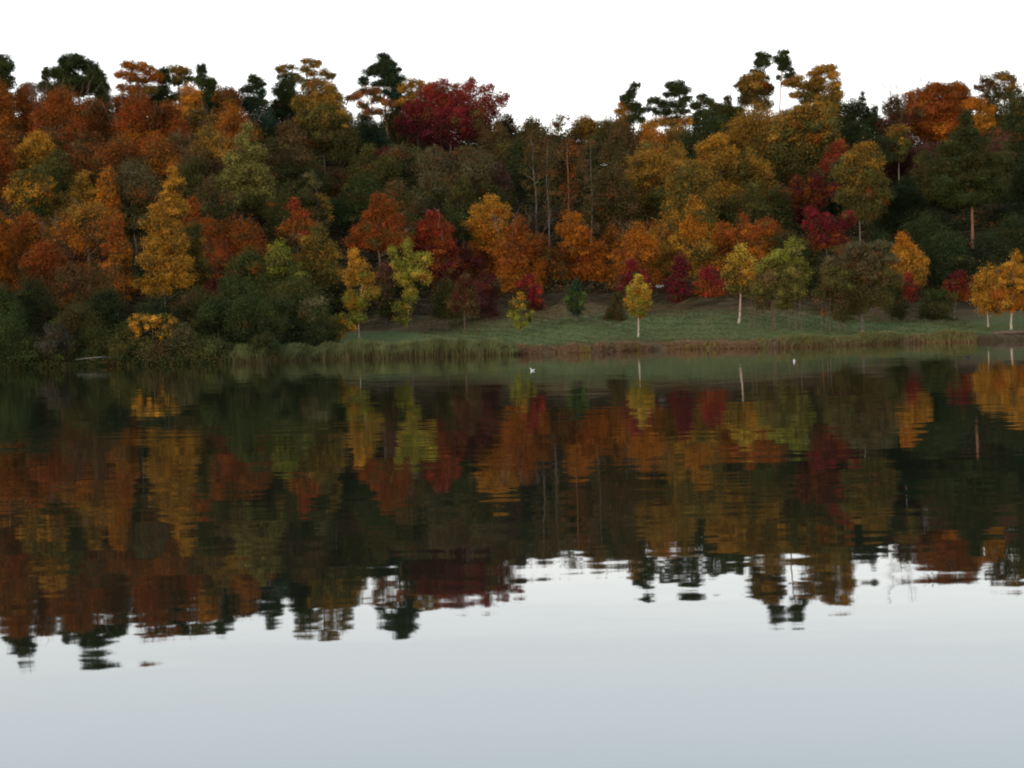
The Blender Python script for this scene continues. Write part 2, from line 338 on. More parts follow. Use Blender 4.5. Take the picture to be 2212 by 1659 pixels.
TREES = 0
def tree(kind, x, top, w, bot, D, shape, cols, label, lobes=None, dens=1.0, bark='b', tr=None, bx=None, stems=1, twigs=0, cat='tree', group=None, limb=8, trunk_to=0.55, dead=False, sz=1.0):
    """one plant: trunk with limbs (part), crown (part), and bare twigs (part) where the photo shows them"""
    global STRAY
    STRAY = ('olive', 'green', 'bgreen', 'dolive', 'brown') if kind == 'shrub' else ('dolive', 'green', 'dgreen', 'dolive') if kind in ('pine_tree', 'scots_pine', 'spruce_tree', 'holm_oak', 'cypress_tree', 'larch_tree') else ('brown', 'olive', 'dolive', 'rust')
    mpp = D / F
    if lobes is not None:
        x0 = min(l[0] - l[2] for l in lobes); x1 = max(l[0] + l[2] for l in lobes)
        x = x or (x0 + x1) / 2; w = x1 - x0; top = min(l[1] - l[3] for l in lobes); bot = max(l[1] + l[3] for l in lobes)
    b0 = px(bx if bx is not None else x, bot, D); base = Vector((b0.x, D, gz(b0.x, D) - 0.05))
    mid = np.array(px(x, top + (bot - top) * (1 - trunk_to), D))
    root = empty(kind, base); tag(root, label, cat, group)
    og = np.array(base)
    if not dead:
        cen, rad, col, fill = make_crown(x, top, w, bot, D, shape, cols, lobes, dens)
        area = w * (bot - top) * 0.78 if lobes is None else sum(3.14 * l[2] * l[3] for l in lobes)
        n = int(np.clip(area * 2.4 * dens / sz ** 1.6, 250, 100000))
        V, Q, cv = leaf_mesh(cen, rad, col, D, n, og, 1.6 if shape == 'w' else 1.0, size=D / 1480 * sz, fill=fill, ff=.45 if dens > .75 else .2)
    H = mid[2] - og[2]
    r0 = (tr * mpp / 2 * .7) if tr else max(0.10, H * 0.017)
    T = Tubes()
    for s_ in range(stems):
        off = np.array([RNG.uniform(-.32, .32) * w * mpp, RNG.uniform(-1, 1), 0]) if stems > 1 else np.zeros(3)
        k = 7; q = np.linspace(0, 1, k)[:, None]
        p = off * (1 - 0.1 * q) + (mid - og) * q * [1, 1, 1] + np.c_[RNG.normal(size=(k, 2)) * r0 * 0.35, np.zeros(k)] * (q > 0) * (q < 1) + np.c_[np.sin(q * 4.2 + x), np.sin(q * 3.1), 0 * q] * H * .014 * np.sin(q * np.pi) 
        if stems > 1: p[:, 2] -= 0.0
        T.add(p, r0 * (1.0 if stems == 1 else RNG.uniform(.45, .8)) * (1 - 0.62 * q[:, 0]) * np.where(q[:, 0] < .02, 1.35, 1), 7)
    if not dead and cen is not None and len(cen):
        pick = RNG.choice(len(cen), min(limb, len(cen)), replace=False)
        for c_i in pick:
            e = cen[c_i] - og; h = np.clip((e[2] - 0.3 * abs(e[0] - mid[0] + og[0]) - 0.1 * H) / max(H, .1), 0.25, 0.97)
            s0 = (mid - og) * h; m_ = s0 * .45 + e * .55 + [0, 0, -.08 * np.linalg.norm(e - s0)]
            T.add([s0, m_, e], [r0 * .34 * (1.15 - h * .6), r0 * .17, r0 * .05], 5)
        tp = cen[np.argmax(cen[:, 2])] - og
        T.add([(mid - og) * 0.97, ((mid - og) + tp) / 2, tp], [r0 * .4, r0 * .28, r0 * .08], 5)
    T.build('trunk', BARK[bark], root)
    if not dead: mesh_np('crown', V, Q, LEAF, root, cv)
    if twigs or dead:
        T = Tubes(); tk = 1.0 if dead else (.6 if D > 420 else .28)
        if dead: T.add([(mid - og) * .4, (mid - og)], [.11, .06], 5)
        for _ in range(max(twigs, 1)):
            if lobes is not None: l = lobes[RNG.integers(len(lobes))]; sx = l[0] + RNG.uniform(-.8, .8) * l[2]; sy = l[1]; ey = l[1] - l[3] * RNG.uniform(1.0, 1.45)
            else: sx = x + RNG.uniform(-.42, .42) * w; sy = top + (bot - top) * .35; ey = top - (bot - top) * RNG.uniform(-.12, .10)
            dd = RNG.uniform(-1, 1) * 2.0
            if dead:
                mm = mid - og; h = RNG.uniform(.45, .98); s0 = mm * h; sd_ = RNG.choice([-1, 1]); L = w * mpp * RNG.uniform(.35, .6)
                e = s0 + np.array([sd_ * L * RNG.uniform(.35, 1), RNG.normal() * L * .3, L * RNG.uniform(.5, 1.3)]); k_ = s0 + (e - s0) * .5 + [sd_ * L * .1, 0, -L * .08]
                T.add([s0, k_, e], [.09, .055, .02], 4)
                for _k in range(5):
                    a_ = k_ + (e - k_) * RNG.uniform(0, .8); b_ = a_ + (e - s0) * .35 + RNG.normal(size=3) * L * .16; T.add([a_, (a_ + b_) / 2, b_], [.035, .025, .01], 3)
                continue
            s0 = np.array(px(sx, sy, D)) - og; s0[1] += dd; e = np.array(px(sx + (sx - x) * .35 + RNG.normal() * 7, ey, D)) - og; e[1] += dd
            T.add([mid - og, s0, (s0 + e) / 2 + RNG.normal(size=3) * .15, e], np.array([.12, .10, .07, .03]) * tk, 4)
            for _k in range(4):
                f = RNG.uniform(.45, .9); a_ = s0 + (e - s0) * f; b_ = a_ + (e - s0) * .28 + RNG.normal(size=3) * [.6, .4, .25]
                T.add([a_, (a_ + b_) / 2, b_], np.array([.06, .045, .02]) * (tk + 1) / 2, 3)
        T.build('twigs', TWIG, root)
    return root

# ------------------------------------------------------------------ the wood, row by row, far to near
ROWS = {}
ROWS['skyline'] = (430, 'trees along the skyline', '''
pine_tree|8 113 62 250|r|dgreen:dgreen:green|round dark green pine crown cut by the left picture edge on the skyline|lobes=[(5,140,28,27),(-14,175,30,28),(18,180,18,18),(2,215,34,28)]
bare_tree|66 168 30 215|r|brown|thin bare twiggy treetop showing in the sky gap right of the leftmost pine|dead=True,tr=3,trunk_to=.75,twigs=9
pine_tree|98 140 34 240|f|dolive:dgreen|small pointed olive green pine just left of the big domed pine on the skyline|
pine_tree|0 0 0 0|r|dgreen:green:dgreen|widest dark green domed pine on the left skyline|lobes=[(160,135,38,21),(135,158,34,20),(195,148,26,19),(208,165,24,17),(165,185,52,26),(215,190,24,24),(125,200,30,26),(222,225,22,30)],bark='b',dens=1.1
beech_tree|0 0 0 0|r|orange:rust:rust|layered orange beech with sky gaps on the skyline right of the domed pine|lobes=[(290,142,34,9),(318,152,26,9),(272,160,28,9),(300,172,36,9),(270,190,24,9),(308,195,34,12),(335,168,20,12),(285,215,40,15)],dens=.85
spruce_tree|352 142 62 265|f|dgreen:green|dark green pointed spruce right of the layered orange beech|dens=1.2
oak_tree|0 0 0 0|r|ochre:olive|small ochre oak top poking up between two dark spruces on the left skyline|lobes=[(378,150,22,10),(400,155,17,10),(385,172,30,14)],dens=.8
maple_tree|412 178 62 250|d|orange:gold|rounded bright orange crown wedged between two dark spruces|
spruce_tree|0 0 0 0|r|dgreen:green:dgreen|dark spruce with two thin pointed tips on the left skyline|lobes=[(431,150,6,13),(440,150,5,14),(436,175,15,18),(455,182,15,14),(442,215,30,26),(462,225,18,20)],dens=1.2
beech_tree|492 182 74 270|d|brown:rust:ochre|low brown treetop on the skyline between the twin tipped spruce and a small pine|twigs=6
pine_tree|0 0 0 0|r|dgreen:teal|small ragged dark pine on the skyline left of the tall airy oak|lobes=[(548,172,15,11),(560,180,15,10),(538,192,20,12),(565,200,12,12),(550,225,28,26)]
oak_tree|0 0 0 0|r|dgreen:green:dgreen|dark green rounded crown below the ochre branch of the airy oak|lobes=[(622,172,24,18),(612,195,26,20),(630,220,30,25),(602,240,22,22)]
oak_tree|0 0 0 0|r|ochre:olive:dolive|tallest airy olive and ochre oak of the left half with sky showing through|lobes=[(606,148,13,8),(628,145,16,7),(610,155,15,5),(664,133,16,8),(680,138,16,8),(655,150,15,8),(676,158,17,7),(700,155,13,8),(712,165,14,8),(690,175,17,9),(716,190,12,9),(660,178,14,9),(722,205,10,9),(645,170,10,9)],dens=.7,bark='b',tr=9,limb=14,bx=672
pine_tree|0 0 0 0|r|dgreen:teal|tall layered dark pine standing clear of the skyline left of the red maple|lobes=[(827,125,17,11),(838,137,20,9),(815,145,20,8),(800,157,23,8),(850,152,18,10),(826,160,22,8),(863,170,14,9),(786,171,14,7),(784,180,14,5),(838,178,26,9),(812,182,16,6),(860,190,17,11),(805,200,20,7),(835,200,14,8),(862,210,16,13),(868,228,13,12),(832,145,22,22),(845,175,18,20),(855,215,14,22)],bark='p',tr=7,bx=838,dens=1.1,limb=14,trunk_to=.85
larch_tree|0 0 0 0|r|pink:orange:pink|pinkish orange airy tree under the tall layered pine on the skyline|lobes=[(775,202,15,9),(765,212,17,10),(800,195,22,7),(815,215,25,8),(785,228,20,10),(840,225,16,8),(805,240,30,9)],dens=.6,bark='p'
oak_tree|0 0 0 0|r|ochre:gold:olive|airy ochre domed oak on the skyline between the layered pine and the red maple|lobes=[(893,178,22,9),(915,188,20,10),(875,190,16,10),(900,205,30,12),(930,205,14,12),(880,222,24,12)],dens=.62
oak_tree|865 212 95 300|r|olive:green:dgreen|olive green crown tucked between the layered pine and the red maple|
red_maple|0 0 0 0|r|red:crimson:maroon|huge deep red maple dominating the skyline left of centre|lobes=[(905,243,42,28),(935,210,38,28),(955,195,34,26),(985,232,45,36),(945,260,62,30),(1005,200,34,24),(1015,182,18,14),(1045,195,20,15),(1058,215,26,20),(1085,215,15,20),(1035,240,45,28),(890,275,42,20),(960,290,72,22),(940,240,60,40),(1010,255,60,36),(1018,172,7,9),(1060,190,8,9),(985,190,10,9),(1095,208,7,8),(1030,280,42,20),(865,262,20,16)],dens=1.2,twigs=6,bark='b'
oak_tree|1092 246 66 330|d|brown:dolive|brown crown low on the skyline at the right foot of the huge red maple|twigs=3
beech_tree|1150 251 84 335|d|brown:dolive:dgreen|broad olive brown crown on high bare stems just right of the red maple|bark='g',tr=7,twigs=5
beech_tree|1205 243 44 300|r|brown:olive|thin see through treetop in the dip at the centre of the skyline|dens=.42,twigs=9,bark='g',tr=5
beech_tree|1262 244 86 330|d|ochre:brown:dolive|flat topped brown ochre crown right of the see through treetop|bark='g',tr=6,twigs=5
beech_tree|1312 250 70 330|d|olive:brown:dgreen|low olive crown on the skyline left of the leaning pine|
bare_tree|1330 225 30 260|r|brown|slender grey bare treetop left of the leaning pine|dead=True,tr=3,trunk_to=.75,twigs=7
pine_tree|0 0 0 0|r|dgreen:dolive:dgreen|leaning narrow dark pine right of the skyline dip|lobes=[(1372,186,13,8),(1364,200,14,10),(1355,215,16,11),(1368,228,17,11),(1380,240,13,9),(1366,255,16,12),(1385,262,10,12)],bark='p',tr=5,limb=10
oak_tree|0 0 0 0|r|gold:ochre:olive|golden oak at the foot of the leaning narrow pine|lobes=[(1345,225,13,9),(1358,236,16,10),(1338,240,12,10),(1350,258,20,14),(1345,278,20,12)],dens=.85
pine_tree|0 0 0 0|r|dgreen:green:dgreen|umbrella shaped dark pine with a wide flat left pad on the right skyline|lobes=[(1460,183,24,11),(1470,195,28,11),(1452,204,22,7),(1480,214,17,8),(1415,218,21,8),(1438,226,24,9),(1465,226,24,9),(1400,236,24,6),(1430,243,25,8),(1470,243,22,8),(1500,228,12,8),(1455,260,26,10)],bark='p',tr=6,limb=14,bx=1462
larch_tree|0 0 0 0|r|pink:gold:ochre|pale pinkish golden airy tree behind the umbrella pine|lobes=[(1420,260,26,9),(1450,268,28,9),(1400,272,22,10),(1480,262,16,10)],dens=.6,bark='p'
pine_tree|0 0 0 0|r|dgreen:teal|small ragged pine just right of the umbrella pine|lobes=[(1516,211,15,8),(1524,222,15,8),(1505,228,15,8),(1518,245,22,12),(1500,258,18,12)],bark='p'
oak_tree|0 0 0 0|r|dolive:green:dgreen|dense dark olive crown with two raised tips between small pine and brown dome|lobes=[(1535,222,8,12),(1572,216,10,11),(1555,238,30,16),(1580,245,24,18),(1545,265,34,22),(1590,275,22,20)]
oak_tree|0 0 0 0|r|ochre:dolive:brown|dark brown domed oak at the foot of the twin Scots pines|lobes=[(1612,172,20,11),(1632,168,20,11),(1600,186,14,12),(1628,192,32,18),(1655,196,16,20),(1615,215,26,14),(1650,225,22,14)],dens=1.1
scots_pine|0 0 0 0|r|green:dgreen:dgreen|left one of the twin tall Scots pines with red brown bare trunks|lobes=[(1645,119,17,7),(1652,129,13,7),(1636,131,9,7),(1634,143,8,8),(1627,155,14,5),(1643,158,12,7),(1660,122,8,5),(1648,140,17,11),(1640,163,14,7),(1655,168,8,5)],bark='p',tr=6.5,bx=1663,limb=14,trunk_to=1.0,dens=.8
scots_pine|0 0 0 0|r|green:dgreen:dgreen|right one of the twin tall Scots pines with red brown bare trunks|lobes=[(1690,114,17,7),(1684,126,18,7),(1700,136,10,7),(1690,142,14,7),(1707,150,8,6),(1676,132,8,5),(1712,158,6,5),(1682,168,8,5),(1692,130,15,12),(1700,163,9,7),(1688,148,13,7)],bark='p',tr=6,bx=1680,limb=14,trunk_to=.95,dens=.8
oak_tree|0 0 0 0|r|gold:ochre:olive|golden layered oak standing highest right of the twin Scots pines|lobes=[(1778,149,28,9),(1800,162,16,10),(1760,160,18,8),(1770,174,26,8),(1805,180,13,10),(1718,168,26,7),(1705,180,22,8),(1740,184,32,9),(1780,192,32,9),(1735,204,30,9),(1765,215,38,12),(1800,208,24,13),(1800,232,26,14)],dens=.95,bark='b',limb=16,bx=1765
holm_oak|1842 216 100 345|d|black:dgreen:dgreen|very dark evergreen mass on the skyline right of the golden oak|dens=1.2
spruce_tree|0 0 0 0|r|dgreen:dgreen|tiny dark spruce tip on the skyline above the very dark evergreen|lobes=[(1862,202,3,6),(1862,214,8,4),(1861,226,10,4),(1864,238,15,7),(1888,236,7,10),(1875,255,22,14)]
bare_tree|1922 168 60 230|r|brown|wide fan of bare grey twigs on the right skyline|dead=True,tr=3,trunk_to=.75,twigs=22
oak_tree|1930 204 80 330|d|dbrown:maroon:dolive|dark brown crown under the fan of bare twigs on the right skyline|twigs=7
beech_tree|0 0 0 0|r|rust:redor:orange|large glowing orange red beech on the right skyline|lobes=[(1975,215,32,22),(2020,200,36,22),(2060,200,36,22),(2000,240,50,28),(2050,240,50,30),(2085,222,26,22),(1965,255,30,26),(2020,280,55,26),(2065,270,40,24)],twigs=26,dens=1.05
maple_tree|0 0 0 0|r|orange:gold:orange|bright orange spreading crown between the orange red beech and the larch|lobes=[(2105,225,26,14),(2130,240,22,14),(2115,260,32,14),(2140,268,20,10),(2100,285,30,14)],dens=.9
larch_tree|0 0 0 0|r|dbrown:brown:dolive|ragged brown larch with a bent bare spire near the right edge|lobes=[(2126,170,10,10),(2120,190,16,8),(2140,182,12,9),(2130,206,18,10),(2145,225,20,14)],dens=.6,twigs=14,bark='b'
larch_tree|0 0 0 0|r|brown:ochre:dolive|airy brown domed tree right of the bent larch spire|lobes=[(2160,165,22,13),(2180,170,18,14),(2150,185,20,12),(2190,192,18,14),(2165,200,26,14)],dens=.55,twigs=8
oak_tree|2188 196 100 330|d|dolive:dgreen:dgreen|dark green crown cut by the right picture edge on the skyline|
pine_tree|2226 160 60 300|f|brown:dgreen|brownish pointed crown at the very right edge of the skyline|
''')
ROWS['ridge'] = (446, 'trees behind the skyline trees', '''
beech_tree|0 196 114 370|d|rust:brown|rusty crown filling the gap under the leftmost pine|
beech_tree|66 180 114 370|d|brown:rust|brown ridge crown under the bare twiggy treetop|
beech_tree|130 199 114 370|d|dolive:rust|olive rust ridge crown showing below the left side of the domed pine|
beech_tree|195 206 114 370|d|dgreen:brown|dark ridge crown showing below the right side of the domed pine|
beech_tree|262 208 114 370|d|rust:brown|rust ridge crown left below the layered orange beech|
beech_tree|325 206 114 370|d|brown:rust|brown ridge crown right below the layered orange beech|
beech_tree|395 189 114 370|d|orange:brown|orange brown ridge crown behind the small ochre oak top|
beech_tree|465 190 114 370|d|rust:brown|rusty ridge crown behind the twin tipped spruce|
beech_tree|520 196 114 370|d|brown:dolive|brown ridge crown left of the small ragged pine|
beech_tree|580 222 114 370|d|dgreen:dolive|dark ridge crown right of the small ragged pine|
beech_tree|640 221 114 370|d|dolive:dgreen|dark olive ridge crown at the foot of the airy oak|
beech_tree|738 236 114 370|d|rust:olive|reddish ridge crown right of the great ochre oak|
beech_tree|785 242 114 370|d|dgreen:black|black green ridge crown under the pinkish orange tree|
beech_tree|845 240 114 370|d|olive:dgreen|green ridge crown behind the foot of the layered pine|
beech_tree|905 236 114 370|d|maroon:dolive|dark ridge crown behind the left end of the red maple|
beech_tree|965 246 114 370|d|maroon:dolive|dark ridge crown behind the middle of the red maple|
beech_tree|1030 251 114 370|d|maroon:brown|dark ridge crown behind the right end of the red maple|
beech_tree|1100 254 114 370|d|dolive:brown|olive ridge crown behind the brown crown at the foot of the red maple|
beech_tree|1170 268 114 370|d|dolive:brown|dull ridge crown left of the dip in the skyline|
beech_tree|1212 288 114 370|d|dolive:dgreen|lowest ridge crown in the dip of the skyline|
beech_tree|1275 258 114 370|d|brown:dolive|dull ridge crown right of the dip in the skyline|
beech_tree|1335 264 114 370|d|dolive:dgreen|dull green ridge crown left below the leaning pine|
beech_tree|1400 274 114 370|d|ochre:dolive|ochre ridge crown between leaning pine and umbrella pine|
beech_tree|1462 270 114 370|d|dolive:dgreen|dark ridge crown below the umbrella pine|
beech_tree|1530 251 114 370|d|dgreen:dolive|dark ridge crown right of the umbrella pine|
beech_tree|1600 228 114 370|d|ochre:dolive|tawny ridge crown left behind the brown dome|
beech_tree|1690 241 114 370|d|ochre:olive|tawny ridge crown between the feet of the twin Scots pines|
beech_tree|1745 234 114 370|d|ochre:olive|ochre ridge crown under the golden skyline oak|
beech_tree|1815 232 114 370|d|olive:dgreen|olive ridge crown right under the golden skyline oak|
beech_tree|1885 246 114 370|d|dgreen:dbrown|dark ridge crown right of the tiny spruce tip|
beech_tree|1950 236 114 370|d|dbrown:maroon|dark brown ridge crown under the fan of bare twigs|
beech_tree|2020 246 114 370|d|rust:brown|rusty ridge crown behind the orange red beech|
beech_tree|2085 246 114 370|d|orange:brown|orange ridge crown behind the spreading orange maple|
beech_tree|2150 228 114 370|d|dolive:dgreen|dark olive ridge crown behind the bent larch|
beech_tree|2215 222 114 370|d|dgreen:dolive|dark green ridge crown at the right picture edge|
''')
ROWS['upper'] = (398, 'trees high on the wooded slope', '''
beech_tree|-8 172 96 330|d|rust:orange:brown|rust orange crown at the left edge under the leftmost pine|
beech_tree|52 182 92 340|d|rust:redor:brown|red brown crown second from the left under the skyline pines|twigs=8
beech_tree|132 184 120 370|d|rust:redor:brown|broad rusty crown right below the domed pine|twigs=12
beech_tree|208 210 100 360|d|rust:brown:brown|dull rust crown below the right side of the domed pine|
beech_tree|300 205 110 350|d|redor:rust:orange|fiery rust red crown under the layered orange beech|twigs=14
beech_tree|362 222 90 360|d|rust:redor:rust|rust crown below the first dark spruce|
beech_tree|428 232 92 350|d|brown:ochre:brown|brown crown below the twin tipped spruce|twigs=5
beech_tree|505 226 90 340|d|orange:rust:brown|orange brown crown left of the dark firs under the small ragged pine|twigs=4
pine_tree|575 230 80 350|d|teal:dgreen:dgreen|blue green dark pine below the small ragged pine|
oak_tree|625 262 100 380|d|brown:dolive:dgreen|dull brown crown left of the great ochre dome|
oak_tree|0 0 0 0|r|ochre:olive:dolive|great ochre domed oak with olive lower crown below the airy oak|lobes=[(690,195,44,24),(665,225,42,26),(715,222,40,26),(690,255,60,26),(735,262,32,30),(660,270,36,24),(720,300,50,26),(752,300,26,30),(690,310,44,24),(735,335,38,20),(680,290,50,30),(700,250,50,40)],dens=1.5
holm_oak|800 262 92 360|d|black:teal:dgreen|nearly black evergreen between the great ochre oak and the red maple|
oak_tree|838 318 100 420|d|maroon:dbrown:dolive|dark reddish brown crown under the left end of the red maple|
oak_tree|1075 262 96 400|d|brown:olive:brown|brown crown against the lower right side of the red maple|
oak_tree|1120 300 90 480|d|dolive:dgreen:dgreen|dark crown behind the first pale forked trunk in the middle|
beech_tree|1165 280 90 400|d|brown:dolive|brown crown on pale forked stems in the middle of the slope|bark='g',tr=6,stems=2
holm_oak|1208 300 110 500|o|dgreen:black|dark green column of foliage behind the pale stems in the middle|dens=1.2
holm_oak|1125 350 110 510|o|black:dgreen|dark mass behind the pale forked trunk left of centre|dens=1.2
holm_oak|1275 330 100 500|o|dgreen:black|dark crown behind the pale stems right of centre|
beech_tree|1345 268 100 390|d|brown:dolive:brown|dusky brown crown under the golden oak by the leaning pine|
birch_tree|1400 274 90 350|d|orange:ochre:brown|orange ochre rounded crown below the umbrella pine|dens=.9
oak_tree|1470 276 90 370|d|ochre:brown:dolive|ochre brown crown below and right of the umbrella pine|
holm_oak|1510 262 90 340|d|dgreen:black|dark blue green crown beneath the small ragged pine|
oak_tree|1585 290 80 370|d|plum:brown|dusky plum brown crown between golden birches high on the slope|
birch_tree|1632 222 96 320|d|ochre:ochre:olive|tawny rounded crown directly below the twin Scots pine trunks|
maple_tree|1640 262 110 340|d|plum:maroon:brown|dull pink purple crown below the twin Scots pines|
birch_tree|1712 238 80 340|d|ochre:olive:olive|tawny olive crown right of the twin pine trunks|
holm_oak|1850 262 110 420|o|black:dgreen|black green trunkless mass below the tiny spruce tip|dens=1.2
oak_tree|1925 280 90 380|d|maroon:dbrown|dark maroon brown crown below the fan of bare twigs|
birch_tree|0 0 0 0|r|ochre:olive:olive|weeping tawny birch left of the big dark conifer|lobes=[(1930,282,20,16),(1950,280,20,16),(1925,305,16,20),(1955,310,16,22),(1940,330,24,22)],dens=.6,bark='w',tr=4
oak_tree|2010 300 90 400|d|plum:dolive:brown|purplish dull crown under the orange red beech|
oak_tree|2160 285 100 400|d|plum:brown:dolive|dull pinkish brown crown right of the big dark conifer|
oak_tree|2215 262 70 420|o|dgreen:black|black green column at the right edge above the dark wood|
''')
ROWS['middle'] = (368, 'trees half way up the wooded slope', '''
beech_tree|-5 275 80 400|d|rust:redor:brown|red orange crown at the left edge above the yellow birches|
birch_tree|0 0 0 0|r|gold:gold:ochre|golden rounded crown high at the left among rust beeches|lobes=[(80,305,28,22),(60,325,30,20),(100,325,24,22),(45,350,24,18),(85,355,34,22)],dens=1.0
oak_tree|125 322 80 430|d|olive:dolive:dgreen|dark olive crown right of the golden rounded crown|
beech_tree|182 300 120 430|d|brown:rust:dbrown|dark rust brown crown left of the fiery slope beech|
beech_tree|258 292 100 410|d|rust:brown:dbrown|deep rust crown above the small orange birches|
beech_tree|330 285 110 400|d|redor:orange:brown|glowing red orange crown in the upper left slope|
oak_tree|385 285 90 400|d|brown:olive:dolive|brown olive crown right of the glowing red orange one|
beech_tree|445 275 110 400|d|ochre:brown:brown|tawny brown twiggy crown left of the tall olive pyramid|twigs=5
oak_tree|345 322 100 470|d|olive:green:dolive|grey green crown above the golden spire birch|
oak_tree|590 290 80 440|d|dbrown:dolive:dgreen|dark brown crown right of the tall olive pyramid|
oak_tree|648 318 110 470|d|brown:dolive:dgreen|dark brown olive crown below the great ochre oak|
oak_tree|735 360 90 500|d|brown:dolive:dgreen|murky brown green crown left of the dark green mound|
oak_tree|800 312 90 430|d|olive:dolive|grey olive crown with a pointed top under the dark evergreen|
oak_tree|868 308 110 440|d|gol:dolive:green|grey green rounded crown under the left part of the red maple|
oak_tree|935 318 100 450|d|gol:brown:dolive|olive brown crown under the middle of the red maple|
oak_tree|1010 312 110 450|d|brown:gol:dolive|dull brown crown under the right part of the red maple|
oak_tree|1072 345 80 470|d|plum:brown:dolive|dusky brown crown left of the pale forked trunks|
oak_tree|1395 310 120 470|d|ochre:brown:olive|upper tawny dome of the ochre birch group right of centre|
birch_tree|1460 318 100 440|d|ochre:ochre:olive|tawny birch crown with a bright right shoulder right of centre|
birch_tree|0 0 0 0|r|gold:ochre:olive|golden topped birch between tawny domes high right of centre|lobes=[(1550,302,26,16),(1525,320,26,18),(1575,330,24,18),(1540,350,44,26),(1590,365,26,24),(1530,385,34,22)],dens=1.0
birch_tree|1625 320 100 470|d|ochre:olive:olive|olive gold birch crown left of the big weeping birch|
birch_tree|0 0 0 0|w|ochre:olive:dolive|biggest weeping olive gold birch below the golden skyline oak|lobes=[(1740,245,42,22),(1775,240,38,22),(1700,285,44,30),(1770,280,48,34),(1690,330,36,34),(1740,330,44,38),(1795,310,30,34),(1720,375,44,28),(1785,360,32,34)],dens=1.0,bark='b'
holm_oak|1815 340 80 470|d|dgreen:black|dark recess crown between the weeping birch and the olive gold birch|
oak_tree|1810 305 60 380|d|red:brown|small dull red brown crown right of the big weeping birch|
oak_tree|2000 330 100 560|o|dolive:dgreen:black|tall dark olive crown left of the big dark conifer|dens=1.2
oak_tree|2060 300 90 420|d|olive:dolive|dull olive shoulder crown just left of the big dark conifer|
pine_tree|2165 330 110 560|o|dolive:dgreen:black|dense dark pine right of the big dark conifer|dens=1.2
pine_tree|2222 330 70 600|o|dgreen:black|dark pine at the right edge behind the golden birches|dens=1.2
''')
